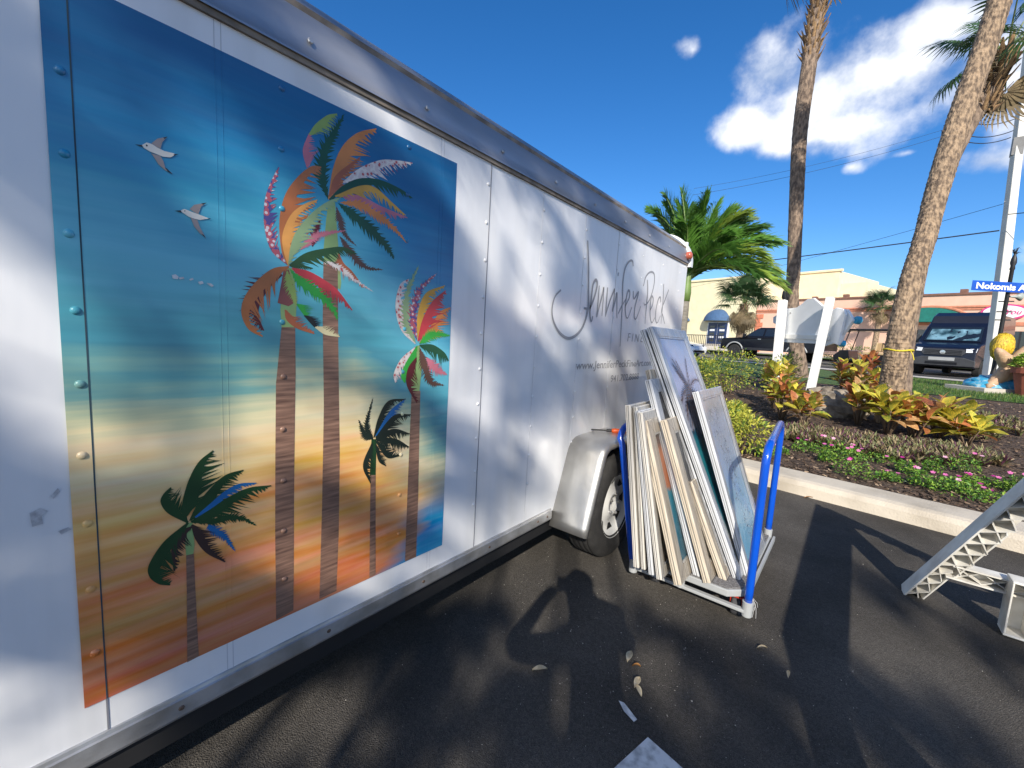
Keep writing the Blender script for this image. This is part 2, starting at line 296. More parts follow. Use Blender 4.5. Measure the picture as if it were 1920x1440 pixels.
def sheet(name, a0, a1, s0, s1, mtl, dz=0., na=2, ns_=2, rough=0., smooth=True, edge=None):
    mb = MB(); vs = []; fs = []
    for i in range(na + 1):
        for j in range(ns_ + 1):
            a = a0 + (a1 - a0) * i / na; sA = s0(a) if callable(s0) else s0; sB = s1(a) if callable(s1) else s1
            p = AS(a, sA + (sB - sA) * j / ns_, dz)
            if rough and 0 < j < ns_: p.z += U(-rough, rough)
            vs.append(p)
    w = ns_ + 1
    fs = [(i * w + j, (i + 1) * w + j, (i + 1) * w + j + 1, i * w + j + 1) for i in range(na) for j in range(ns_)]
    mb.add(vs, fs); o = mb.build(name, mtl, smooth=smooth); tag(o, kind='structure'); return o
# asphalt lot, flat, up to the kerb
mb = MB(); p0 = C0 + A2 * -60 + N2 * -.3; p1 = C0 + A2 * 60 + N2 * -.3
mb.poly([V(-70, -70, 0), V(70, -70, 0), V(p1.x, p1.y, 0), V(p0.x, p0.y, 0)])
tag(mb.build('parking_lot', m_asphalt), kind='structure')
# the rising land behind the kerb, one sheet to the horizon
sheet('ground', -900, 900, .02, lambda a: 1500, m_earth, dz=-.05, na=2, ns_=90)
sheet('planting_bed', -14, 2.9, .0, lambda a: 8.0 + min(0, 3.0 - a) * .4, m_mulch, dz=.0, na=120, ns_=90, rough=.012)
sheet('lawn', -14, 6.3, lambda a: 7.9 if a > -3 else 8, lambda a: 14.8 - .24 * a, m_lawn, dz=.012, na=40, ns_=24, rough=.01)
sheet('walkway', 2.75, 4.6, .02, 9.6, m_conc, dz=.02, na=2, ns_=12)
sheet('sidewalk', -40, 40, lambda a: 14.9 - .24 * a, lambda a: 16.2 - .24 * a, m_conc, dz=.03, na=40, ns_=3)
sheet('street', -80, 80, lambda a: 16.3 - .24 * a, lambda a: 30.5 - .24 * a, m_road, dz=-.03, na=60, ns_=8)
sheet('far_verge', -80, 80, lambda a: 30.6 - .24 * a, lambda a: 33 - .24 * a, m_lawn, dz=.1, na=60, ns_=3)
sheet('far_sidewalk', -80, 80, lambda a: 33 - .24 * a, lambda a: 44 - .24 * a, m_conc, dz=.12, na=60, ns_=3)
# lane line and far kerb
m_white = mat('white_road_paint', (.62, .62, .60), r=.8, var=.1, ns=30, c2=(.30, .30, .29), pos=True, lo=.45, hi=.75, det=8)
sheet('lane_line', -60, 60, lambda a: 22.6 - .24 * a, lambda a: 22.75 - .24 * a, mat('yellow_road_paint', (.55, .38, .05), r=.8), dz=-.025, na=60, ns_=1)
# kerb: real step with a rounded nose, cast in lengths
def kerb(name, a0, a1, f):
    mb = MB(); prof = [(-.37, -.02), (-.355, .085), (-.325, .122), (-.28, .136), (.0, .142), (.02, .04)]
    n = 14; vs = []
    for i in range(n + 1):
        a = a0 + (a1 - a0) * i / n
        for (s, z) in prof:
            p = C0 + A2 * a + N2 * (s + f(a)); vs.append(V(p.x, p.y, z))
    k = len(prof)
    mb.add(vs, [(i * k + j, (i + 1) * k + j, (i + 1) * k + j + 1, i * k + j + 1) for i in range(n) for j in range(k - 1)] + [tuple(range(k)), tuple(n * k + j for j in range(k))[::-1]])
    return mb
kr = empty('kerb', (0, 0, 0)); tag(kr, kind='structure')
a = -13.0
while a < 10:
    kerb('kerb_stone', a, a + 2.99, lambda t: -.02 * (t - 1) * .35).build('kerb_stone', m_curb, kr, smooth=False, bevel=.004); a += 3.0
# mulch chips
m_chips = [mat('mulch_chip_dark', (.08, .05, .033), r=.9, var=.3), mat('mulch_chip_mid', (.17, .108, .068), r=.9, var=.3), mat('mulch_chip_pale', (.32, .23, .15), r=.9, var=.2)]
mb = MB()
for i in range(15000):
    a = U(-3.5, 2.7); s = U(.02, 1) ** 1.6 * 7.6 + .03
    p = AS(a, s, U(.0, .018)); L = U(.015, .05); w = U(.004, .011); an = U(0, 2 * PI)
    d = V(math.cos(an), math.sin(an), U(-.35, .35)); e = V(-d.y, d.x, U(-.5, .5)) * w
    mb.cur = random.choice((0, 0, 0, 1, 1, 2))
    mb.add([p - d * L / 2 - e, p + d * L / 2 - e * .5, p + d * L / 2 + e * .5 + V(0, 0, .004), p - d * L / 2 + e + V(0, 0, .005)], [(0, 1, 2, 3)])
tag(mb.build('mulch', m_chips), 'dark shredded bark mulch covering the planting bed', 'mulch', kind='stuff')
# lawn blades
mb = MB(); m_blades = [mat('grass_blade', (.10, .20, .03), r=.6, var=.2, transl=.3), mat('grass_blade_dark', (.05, .12, .02), r=.6, transl=.3), mat('grass_blade_dry', (.22, .24, .08), r=.7, transl=.3)]
for i in range(30000):
    a = U(-1.0, 6.0); s = U(7.95, 14.5 - .24 * a) if i % 3 else U(7.95, 10.5); p = AS(a, s, .0); an = U(0, 2 * PI); h = U(.03, .085); l = U(.0, .035)
    d = V(math.cos(an), math.sin(an), 0); mb.cur = random.choice((0, 0, 1, 1, 2))
    mb.add([p + d * .006, p - d * .006, p + V(d.y * l, -d.x * l, h)], [(0, 1, 2)])
tag(mb.build('grass', m_blades), 'short sunlit green grass between bed and street', 'grass', kind='stuff')
# painted corner and worn dash on the asphalt
mb = MB(); q = V(.97, -.22, 0); b = V(-.22, -.97, 0); c = V(.855, 1.355, .004)
mb.poly([c, c + b * .25 + q * .0, c + b * .9, c + b * .9 + q * .5, c + q * .5 + b * .01, c + q * .2])
tag(mb.build('parking_stripe', m_white), 'white painted stripe corner on the black asphalt near the camera', 'road marking')
mb = MB()
mb.poly([V(.715, 1.425, .004), V(.735, 1.43, .004), V(.80, 1.395, .004), V(.795, 1.378, .004), V(.75, 1.395, .004)])
tag(mb.build('paint_smear', m_white), 'short thin white paint smear on the asphalt', 'road marking')
# grit: pale crumbs on the asphalt
mb = MB(); m_grit = mat('grit', (.5, .46, .4), r=.9)
for i in range(900):
    if i < 500: x, y = random.gauss(.45, .45), random.gauss(1.75, .5)
    else: x, y = U(.05, 3), U(.9, 4.5)
    r = U(.0006, .0022) * (1 if i % 12 else 1.7); an = U(0, 6)
    p = V(x, y, .001); mb.add([p + V(math.cos(an) * r * 1.5, math.sin(an) * r, 0), p + V(math.cos(an + 2) * r, math.sin(an + 2) * r * 1.5, 0), p + V(math.cos(an + 4) * r, math.sin(an + 4) * r, 0), p + V(0, 0, r)], [(0, 1, 3), (1, 2, 3), (2, 0, 3)])
tag(mb.build('grit', m_grit), 'pale grit crumbs scattered over the asphalt', 'grit', kind='stuff')
# ---------------------------------------------------------------- enclosed trailer with mural
m_panel = mat('trailer_white_skin', (.78, .78, .78), r=.3, var=.02, ns=3.0, c2=(.66, .655, .64), bump=.22, bs=1.6, pos=True, coat=.25, stretch=(1, 2.4, .35), det=8, lo=.45, hi=.85)
m_alu = mat('brushed_aluminium', (.40, .41, .44), r=.44, met=.6, var=.08, ns=5, c2=(.28, .29, .31), stretch=(1, .25, 1), bump=.12, bs=6, pos=True)
m_alu2 = mat('dull_aluminium', (.60, .60, .60), r=.45, met=.75, var=.08, ns=8, c2=(.40, .39, .37), bump=.1, bs=30, pos=True)
m_fend = mat('dull_bright_fender', (.66, .65, .62), r=.42, met=.85, var=.06, ns=4, c2=(.52, .50, .46), bump=.16, bs=9, pos=True, det=6)
m_grime = mat('grimy_sealant', (.10, .085, .07), r=.9, var=.4, ns=14, c2=(.30, .25, .20), pos=True)
m_seam = mat('dark_seam_line', (.20, .20, .22), r=.8, pos=True)  # dark joint line over the lapped seams
m_black = mat('black_steel', (.014, .014, .015), r=.6, pos=True)
m_screw = mat('rusty_screw', (.16, .11, .08), r=.6, met=.5, var=.3)
m_red = mat('red_lens', (.42, .10, .06), r=.25, coat=.4)
m_lett = mat('grey_vinyl_lettering', (.30, .30, .31), r=.45)
m_rub = mat('tyre_rubber', (.022, .021, .020), r=.85, var=.25, ns=20, bump=.3, bs=90)
m_rim = mat('white_wheel_paint', (.70, .70, .68), r=.4, var=.05)
Y0, Y1, ZS, ZC, RC = -1.0, 3.96, .36, 2.055, .25
tr = empty('enclosed_trailer', (0, 0, 0), 0, 'white enclosed cargo trailer with a tropical palm mural on its side', 'trailer')
mb = MB(); mb.box((-.96, (Y0 + Y1) / 2, (.33 + 2.2) / 2), (1.88, Y1 - Y0 - .02, 1.87)); mb.build('body', m_grime, tr)
mb = MB(); mb.box((-.6, (Y0 + Y1) / 2, .24), (.06, Y1 - Y0 - .1, .14)).box((-.06, (Y0 + Y1) / 2, .275), (.08, Y1 - Y0 - .06, .10))
mb.build('chassis_rail', m_black, tr)
# skin: lapped sheets, each with a real edge
seams = [Y0, .135, 1.356, 2.575, Y1]
for i in range(4):
    mb = MB(); pr = .0 + (.0012 if i % 2 else 0)
    a, b = seams[i] + (.0012 if i else 0), seams[i + 1] - .0012
    mb.box((-.006 + pr / 2, (a + b) / 2, (ZS - .01 + ZC + .03) / 2), (.012 + pr, b - a, ZC + .04 - ZS)); mb.build('side_panel', m_panel, tr, bevel=.0008, seg=1)
for y in (.378, .392, 1.083, 1.098, 1.735, 2.15, 2.575):
    mb = MB(); mb.box((.0013, y, (ZS + ZC) / 2), (.0008, .0018, ZC - ZS)); mb.build('seam', mat('faint_seam', (.58, .58, .60), r=.6), tr)
for y in (.135, 1.356):
    mb = MB(); mb.box((.0018, y, (ZS + ZC) / 2), (.0016, .0036, ZC - ZS)); mb.build('seam', m_seam, tr)
# mural sheet; the same vinyl goes over the rivets
def mural_mat():
    M_ = bpy.data.materials.new('mural_print'); M_.use_nodes = True; nt = M_.node_tree; P = nt.nodes['Principled BSDF']
    g = nt.nodes.new('ShaderNodeNewGeometry'); sp = nt.nodes.new('ShaderNodeSeparateXYZ'); link(nt, g.outputs['Position'], sp.inputs[0])
    def mth(op, a, b=None, cl=False):
        n = nt.nodes.new('ShaderNodeMath'); n.operation = op; n.use_clamp = cl
        for i, v in enumerate((a, b)):
            if v is None: continue
            if isinstance(v, (int, float)): n.inputs[i].default_value = v
            else: link(nt, v, n.inputs[i])
        return n.outputs[0]
    def noise(sc, scale, det=5, off=0, rot=0):
        mp = nt.nodes.new('ShaderNodeMapping'); mp.inputs['Scale'].default_value = sc; mp.inputs['Location'].default_value = (0, off, off); mp.inputs['Rotation'].default_value = (rot, 0, 0)
        link(nt, g.outputs['Position'], mp.inputs[0])
        n = nt.nodes.new('ShaderNodeTexNoise'); n.inputs['Scale'].default_value = scale; n.inputs['Detail'].default_value = det; link(nt, mp.outputs[0], n.inputs['Vector']); return mth('SUBTRACT', n.outputs[0], .5)
    y, z = sp.outputs[1], sp.outputs[2]
    rt = -.08
    st = noise((1, .35, 3.2), 2.6, 7, 3.1, rt); st2 = noise((1, .35, 9), 5, 7, 1.3, rt); big = noise((1, 1, 1.2), 1.7, 3, .7)
    t = mth('DIVIDE', mth('SUBTRACT', z, .452), 1.52)
    sky_part = mth('MULTIPLY', mth('SUBTRACT', t, .42), 2.0, True)
    dist = mth('ADD', mth('MULTIPLY', st, .20), mth('MULTIPLY', st2, .085))
    tt = mth('ADD', t, mth('ADD', dist, mth('MULTIPLY', big, .17)))
    # the blue comes lower towards the right-hand end
    tt = mth('ADD', tt, mth('MULTIPLY', mth('MULTIPLY', mth('SUBTRACT', y, .75), 1.4, True), .34))
    rp = nt.nodes.new('ShaderNodeValToRGB'); cr_ = rp.color_ramp
    stops = [(0, (.50, .14, .045)), (.05, (.62, .19, .05)), (.10, (.52, .21, .055)), (.14, (.74, .27, .075)), (.20, (.70, .32, .095)), (.25, (.84, .40, .11)), (.30, (.86, .50, .17)), (.35, (.85, .60, .28)), (.40, (.82, .69, .40)), (.445, (.50, .54, .34)), (.485, (.16, .36, .33)),
             (.53, (.05, .26, .33)), (.58, (.06, .34, .42)), (.64, (.10, .47, .57)), (.71, (.11, .49, .62)), (.79, (.03, .33, .49)), (.87, (.006, .22, .44)), (.95, (.003, .13, .31)), (1, (.003, .11, .28))]
    cr_.elements[0].position = 0; cr_.elements[0].color = (*stops[0][1], 1); cr_.elements[1].position = 1; cr_.elements[1].color = (*stops[-1][1], 1)
    for p, c in stops[1:-1]:
        e = cr_.elements.new(p); e.color = (*c, 1)
    link(nt, tt, rp.inputs[0])
    # blue water patch low at the right
    wm = mth('ADD', mth('ADD', mth('MULTIPLY', mth('SUBTRACT', y, .93), 4.0), mth('MULTIPLY', mth('SUBTRACT', .62, z), 4.5)), mth('MULTIPLY', st, 2.2))
    mr_ = nt.nodes.new('ShaderNodeMapRange'); link(nt, wm, mr_.inputs[0]); mr_.inputs[1].default_value = .25; mr_.inputs[2].default_value = .8
    lowm = mth('MULTIPLY', mr_.outputs[0], mth('MULTIPLY', mth('SUBTRACT', .80, z), 5, True))
    mx = nt.nodes.new('ShaderNodeMix'); mx.data_type = 'RGBA'; link(nt, lowm, mx.inputs[0]); link(nt, rp.outputs[0], mx.inputs[6]); mx.inputs[7].default_value = (.006, .25, .50, 1)
    s3 = noise((1, .45, 7), 4.5, 9, 5.7, -.05); lm = mth('ADD', .22, mth('MULTIPLY', mth('MULTIPLY', mth('SUBTRACT', 1.18, z), 4, True), .78)); s3 = mth('MULTIPLY', s3, lm); s4 = noise((1, .45, 5), 4, 6, 9.2, -.1)
    hv = nt.nodes.new('ShaderNodeHueSaturation'); link(nt, mx.outputs[2], hv.inputs['Color'])
    link(nt, mth('ADD', 1.0, mth('MULTIPLY', s3, .48)), hv.inputs['Value']); link(nt, mth('ADD', .5, mth('MULTIPLY', mth('MULTIPLY', s4, lm), .09)), hv.inputs['Hue']); link(nt, mth('ADD', .95, mth('MULTIPLY', s3, -.6)), hv.inputs['Saturation'])
    link(nt, hv.outputs[0], P.inputs['Base Color']); P.inputs['Roughness'].default_value = .3; P.inputs['Coat Weight'].default_value = .15; P.inputs['Coat Roughness'].default_value = .15
    return M_
m_mural = mural_mat()
ML, MR, MBt, MT = .098, 1.161, .452, 1.972
mu = empty('mural', (0, 0, 0)); mu.parent = tr
mb = MB(); mb.box((.0029, (ML + MR) / 2, (MBt + MT) / 2), (.0010, MR - ML, MT - MBt)); mb.build('printed_sheet', m_mural, mu)
mb = MB(); mb.box((.0037, .135, (MBt + MT) / 2), (.0012, .0024, MT - MBt)); mb.build('seam', mat('seam_in_print', (.03, .06, .08), r=.8), mu)
for y in (.378, .392, 1.083, 1.098):
    mb = MB(); mb.box((.0036, y, (MBt + MT) / 2), (.0008, .0018, MT - MBt)); mb.build('seam', m_mural, mu)
PC = dict(brown=(.11, .055, .04), rust=(.42, .12, .05), rust2=(.25, .07, .06), pink=(.55, .17, .22), lime=(.30, .42, .10), green=(.012, .075, .035), orange=(.62, .22, .055), orange2=(.72, .24, .06), orange3=(.46, .15, .045), orange4=(.75, .34, .08),
          mustard=(.62, .33, .045), maroon=(.10, .012, .018), sage=(.28, .40, .20), green2=(.03, .085, .025), green3=(.035, .36, .05), red=(.55, .05, .06), black=(.015, .015, .015), cream=(.66, .58, .33), dark=(.012, .022, .016), dgreen=(.014, .055, .018),
          dark2=(.045, .025, .022), blue=(.012, .13, .36), lgreen=(.26, .40, .15), bwhite=(.75, .73, .66), bgrey=(.33, .28, .27), bblack=(.02, .022, .03))
PM = {k: mat('print_' + k, c, r=.35, var=.16, ns=9, pos=True) for k, c in PC.items()}
def floral(name, a, b, c):
    M_ = mat(name, a, r=.35, pos=True); nt = M_.node_tree; P = nt.nodes['Principled BSDF']
    g = nt.nodes.new('ShaderNodeNewGeometry'); v = nt.nodes.new('ShaderNodeTexVoronoi'); v.inputs['Scale'].default_value = 75; link(nt, g.outputs[0], v.inputs['Vector'])
    r = nt.nodes.new('ShaderNodeValToRGB'); r.color_ramp.interpolation = 'CONSTANT'; r.color_ramp.elements[0].color = (*b, 1); r.color_ramp.elements[1].color = (*a, 1); r.color_ramp.elements[1].position = .32
    e = r.color_ramp.elements.new(.62); e.color = (*c, 1); link(nt, v.outputs['Distance'], r.inputs[0]); link(nt, r.outputs[0], P.inputs['Base Color']); return M_
PM['floral'] = floral('print_floral_red', (.66, .55, .52), (.50, .10, .10), (.75, .68, .62)); PM['floral2'] = floral('print_floral_violet', (.45, .10, .13), (.62, .56, .60), (.09, .07, .25))
m_tr = mat('print_trunk', (.27, .155, .105), r=.4, var=.25, ns=13, c2=(.12, .065, .047), stretch=(1, .7, 9), pos=True, det=7, lo=.3, hi=.7); PM['trunk'] = m_tr
m_rach = mat('print_midrib', (.55, .60, .33), r=.4, pos=True)
DX = .0036; LAY = [0]
def lay():
    LAY[0] += 1; return DX + LAY[0] * .000022
def painted_frond(c, side, w, flat):
    w /= 1000; pts = [V(0, flat[i] / 1000, flat[i + 1] / 1000) for i in range(0, len(flat), 2)]
    K = 44; R = catmull(pts, K); x = lay(); mb = MB()
    T = [(R[min(i + 1, K)] - R[max(i - 1, 0)]).normalized() for i in range(K + 1)]
    # +1 is the right-hand side of travel as seen from the lot
    for sd in ((side,) if side else (1, -1)):
        prof = [min(1, (i / K) * 4.2 + .12) * (min(1, (1 - i / K) * 1.7 + .05)) for i in range(K + 1)]
        wd = w * (1.5 if side else .9)
        Nn = [V(0, t.z, -t.y) * sd for t in T]
        inner = [R[i] + Nn[i] * wd * .40 * prof[i] + V(x, 0, 0) for i in range(K + 1)]
        base = [R[i] + V(x, 0, 0) - (Nn[i] * .0022 if side else V(0, 0, 0)) for i in range(K + 1)]
        for i in range(K): mb.add([base[i], base[i + 1], inner[i + 1], inner[i]], [(0, 1, 2, 3)])
        for i in range(1, K - 1, 2):
            pm = prof[i]; ln = wd * U(.62, 1.05) * pm
            a, b = inner[i], inner[i + 2] if U(0, 1) > .3 else inner[i + 1]; tip = (a * .35 + b * .65) + Nn[i] * ln * .78 + T[i] * ln * U(.35, .75); tip.x += .000004 * (i % 3)
            mb.add([a, b, tip], [(0, 1, 2)])
    mb.build('painted_frond', PM[c], mu)
    if c in ('green', 'orange2', 'green2') and w > .045:
        x = lay(); mb = MB(); k0, k1 = 3, int(K * .82)
        mb.add([R[i] + V(x, 0, 0) + V(0, T[i].z, -T[i].y) * s_ * .0022 * (1 - .6 * i / K) for i in range(k0, k1) for s_ in (1, -1)], [(2 * j, 2 * j + 1, 2 * j + 3, 2 * j + 2) for j in range(k1 - k0 - 1)])
        mb.build('painted_midrib', m_rach if c != 'orange2' else PM['orange4'], mu)
def flat_poly(name, c, pts, par):
    x = lay(); mb = MB(); mb.poly([V(x, p[0] / 1000, p[1] / 1000) for p in pts]); return mb.build(name, PM[c], par)
for c, pts in POLYS[:2]: flat_poly('painted_trunk', c, pts, mu)
for k, (c, s_, w, pts) in enumerate(FRONDS):
    if k == 17:
        for c2, p2 in POLYS[2:5]: flat_poly('painted_trunk', c2, p2, mu)
    if k == 32:
        for c2, p2 in POLYS[5:]: flat_poly('painted_trunk', c2, p2, mu)
    painted_frond(c, s_, w, pts)
for b in BIRDS:
    for c, pts in b: flat_poly('painted_bird', c, pts, mu)
# hand lettering: one bent ribbon to each stroke
for st in SCRIPT:
    R = catmull([V(.0016, p[0] / 1000, p[1] / 1000) for p in st], 6 * len(st)); mb = MB(); n = len(R); vs = []; x = .0022 + U(0, .0012)
    for i, p in enumerate(R):
        t = (R[min(i + 1, n - 1)] - R[max(i - 1, 0)]).normalized(); q = V(0, t.z, -t.y); h = (.0074 if len(st) < 12 else .0086) * (.55 + .45 * math.sin(PI * min(1, .12 + i / n)))
        if len(st) == 2: h = .012
        vs += [V(x, p.y, p.z) + q * h, V(x, p.y, p.z) - q * h]
    mb.add(vs, [(2 * i, 2 * i + 1, 2 * i + 3, 2 * i + 2) for i in range(n - 1)]); mb.build('lettering_stroke', m_lett, tr)
MT_ = lambda y, z, x=.0026: basis(V(0, 1, 0), V(0, 0, 1), V(1, 0, 0), V(x, y, z))
SX = lambda k: Matrix.Scale(k, 4, V(1, 0, 0))
txt('lettering', 'FINE ART', .085, MT_(2.82, 1.342) @ SX(1.25), m_lett, tr, offset=-.0008, shear=.12, space=1.45)
txt('lettering', 'www.JenniferPeckFineArt.com', .070, MT_(2.150, 1.163) @ SX(1.36), m_lett, tr, offset=.0002, shear=.06)
txt('lettering', '941.702.8888', .066, MT_(2.612, 1.066) @ SX(1.32), m_lett, tr, offset=.0002, shear=.06)
for i, pts in enumerate(SCUFF):
    x = lay() if i < 5 else .0016
    mb = MB(); mb.poly([V(x, p[0] / 1000, p[1] / 1000) for p in pts]); mb.build('scuff', mat('bare_scuff', (.62, .62, .62) if i < 5 else (.60, .61, .63), r=.4, met=.2, var=.1, ns=80, c2=(.42, .42, .44), pos=True), tr)
# rivets
rv = MB(); rv.lathe([(.0001, .0042), (.004, .0038), (.0068, .0022), (.0082, 0.)], (0, 0, 0), (1, 0, 0), 10)
mes = {}
for nm, k in (('rivet', m_panel), ('rivet_print', m_mural), ('rivet_trunk', m_tr)):
    me = rv.mesh(nm); me.materials.append(k); me.polygons.foreach_set('use_smooth', [True] * len(me.polygons)); mes[nm] = me
yy = [.120, .528, .940, 1.342, 1.744, 2.165, 2.585, 2.98, 3.375, 3.78]
for i, y in enumerate(yy):
    for k in range(10):
        z = 1.951 - k * .1528
        if k == 3 and i == 1: continue
        inm = ML < y < MR and MBt < z < MT
        x = .0034 if inm else (.0002 if i != 3 else .0012)
        if inm and i in (1,) and z < 1.24: nm = 'rivet_trunk'; x = .0052
        elif inm: nm = 'rivet_print'; x = .0035
        else: nm = 'rivet'
        o = inst(mes[nm], 'rivet', tr, Matrix.Translation((x, y + U(-.002, .002), z)))
        if inm: o.scale = (1.15, 1.1, 1.1) if i == 0 else (.9, 1.0, 1.0)
# rounded roof cove, drip rail, end trim, marker lamp, sill rail
mb = MB(); NS = 12; NY = 20; vs = []
for j in range(NY + 1):
    y = Y0 + (Y1 - Y0) * j / NY
    prof = [(.016, ZC - .004), (.016, ZC + .004)] + [(-RC + RC * math.cos(f) + .012, ZC + .006 + RC * math.sin(f)) for f in [PI / 2 * i / NS for i in range(NS + 1)]]
    for (x, z) in prof: vs.append(V(x, y, z))
k = NS + 3
mb.add(vs, [(j * k + i, (j + 1) * k + i, (j + 1) * k + i + 1, j * k + i + 1) for j in range(NY) for i in range(k - 1)]); mb.build('roof_cove', m_alu, tr, smooth=True)
mb = MB(); mb.box((-.96, (Y0 + Y1) / 2, ZC + RC - .01), (1.44, Y1 - Y0 - .01, .02)); mb.build('roof', m_alu2, tr)
mb = MB(); mb.box((.004, (Y0 + Y1) / 2, ZC - .010), (.012, Y1 - Y0, .018)); mb.build('drip_rail', m_grime, tr)
mb = MB(); arc = [PI / 2 * i / NS for i in range(NS + 1)]
pr_o = [(.032, ZC - .03)] + [(-RC + (RC + .032) * math.cos(f), ZC + .006 + (RC + .022) * math.sin(f)) for f in arc]; pr_i = [(-.02, ZC - .03)] + [(-RC + (RC - .03) * math.cos(f), ZC + (RC - .03) * math.sin(f)) for f in arc]
n = len(pr_o); vs = [V(x, yy_, z) for yy_ in (Y1 - .012, Y1 + .045) for pr_ in (pr_o, pr_i) for x, z in pr_]
mb.add(vs, [(a_ * 2 * n + i, a_ * 2 * n + i + 1, a_ * 2 * n + n + i + 1, a_ * 2 * n + n + i) for a_ in (0, 1) for i in range(n - 1)] + [(i, i + 1, 2 * n + i + 1, 2 * n + i) for i in range(n - 1)]); mb.build('end_trim', m_panel, tr, smooth=False)
mb = MB(); mb.box((-.95, Y1 + .02, (ZS + ZC + RC - .06) / 2), (1.86, .03, ZC + RC - ZS - .06)); mb.build('rear_door', m_panel, tr)
mb = MB(); mb.lathe([(.034, -.01), (.034, .012), (.030, .024), (.018, .032), (.0005, .035)], (.018, Y1 - .055, ZC + .058), (1, 0, .15), 16); mb.build('marker_lamp', m_red, tr, smooth=True)
mb = MB(); vs = []; prof = [(.0, ZS + .012), (.006, ZS + .010), (.008, ZS + .002), (.013, ZS), (.013, ZS - .044), (.009, ZS - .052), (-.01, ZS - .052)]
for y in (Y0, 1.985): vs += [V(x, y, z) for x, z in prof]
k = len(prof); mb.add(vs, [(i, k + i, k + i + 1, i + 1) for i in range(k - 1)])
vs = []
for y in (2.87, Y1): vs += [V(x, y, z) for x, z in prof]
mb.add(vs, [(i, k + i, k + i + 1, i + 1) for i in range(k - 1)])
mb.build('sill_rail', m_alu2, tr)
sc_ = MB(); sc_.lathe([(.0001, .003), (.005, .0025), (.007, 0)], (0, 0, 0), (1, 0, 0), 8); sme = sc_.mesh('screw'); sme.materials.append(m_screw)
for y in [.27 + .395 * i for i in range(-2, 5)] + [1.94]: inst(sme, 'screw', tr, Matrix.Translation((.0135, y, ZS - .022)))
sme2 = sc_.mesh('cove_screw'); sme2.materials.append(m_alu2)
for i in range(13): inst(sme2, 'screw', tr, Matrix.Translation((.014, .60 + .405 * i if i < 9 else -.2 - .4 * (i - 9), ZC + .045)) @ Matrix.Rotation(-.15, 4, 'Y') @ Matrix.Scale(1.2, 4))
# wheel under its fender
AX = V(.118, 2.42, .33)
mb = MB(); r = .33; hw = .098
prof = [(.19, -.085), (.23, -hw - .008), (.285, -hw - .006), (.312, -.088), (.322, -.075)]
for gz in (-.052, -.017, .017, .052): prof += [(.327, gz - .014), (.327, gz - .004), (.319, gz - .003), (.319, gz + .003), (.327, gz + .004), (.327, gz + .013)]
prof += [(.322, .075), (.312, .088), (.285, hw + .006), (.23, hw + .008), (.19, .085)]
mb.lathe(prof, AX, (1, 0, 0), 56); wh = empty('wheel', (0, 0, 0)); wh.parent = tr
mb.build('tyre', m_rub, wh, smooth=True)
mb = MB(); mb.lathe([(.192, -.08), (.2, .09), (.205, .094), (.196, .086), (.185, .06), (.172, .045), (.120, .035), (.075, .066), (.055, .07), (.052, .045), (.0005, .045)], AX, (1, 0, 0), 40); mb.build('rim', m_rim, wh, smooth=True)
for k in range(8):
    an = 2 * PI * k / 8; mb = MB(); c = AX + V(.052, 0, 0)
    P_ = lambda r_, a_, dx=0: c + V(dx, math.cos(an + a_) * r_, math.sin(an + a_) * r_)
    mb.poly([P_(.166, -.21, .002), P_(.166, .21, .002), P_(.128, .09, -.006), P_(.128, -.09, -.006)]); mb.build('rim_window', m_black, wh)
for k in range(5):
    an = 2 * PI * k / 5; mb = MB(); mb.lathe([(.009, 0), (.009, .02), (.004, .024)], AX + V(.062, math.cos(an) * .062, math.sin(an) * .062), (1, 0, 0), 6, True); mb.build('wheel_nut', m_alu2, wh)
fp = [(1.985, .268), (2.03, .393), (2.075, .518), (2.116, .632), (2.136, .685), (2.160, .724), (2.198, .747), (2.25, .756), (2.42, .757), (2.59, .756), (2.642, .747), (2.68, .724), (2.704, .685), (2.724, .632), (2.765, .518), (2.81, .393), (2.855, .268)]
fpp = catmull([V(0, a, b) for a, b in fp], 44)
mb = MB(); vs = []; xs = [(0.0, 0.), (.196, 0.), (.212, -.003), (.223, -.010), (.228, -.021), (.228, -.036), (.222, -.037), (.2, -.01)]
n = len(fpp)
for i, p in enumerate(fpp):
    t = (fpp[min(i + 1, n - 1)] - fpp[max(i - 1, 0)]).normalized(); q = V(0, -t.z, t.y)
    for (x, d) in xs: vs.append(V(x, p.y, p.z) + q * d)
k = len(xs); mb.add(vs, [(i * k + j, (i + 1) * k + j, (i + 1) * k + j + 1, i * k + j + 1) for i in range(n - 1) for j in range(k - 1)])
fe = mb.build('fender', m_fend, tr, smooth=True); md = fe.modifiers.new('solid', 'SOLIDIFY'); md.thickness = .0025; md.offset = -1
mb = MB(); mb.prism([V(.001, 2.42 + (p.y - 2.42) * .965, p.z - .012) for p in fpp], (.0025, 0, 0)); mb.build('wheel_well', m_black, tr)
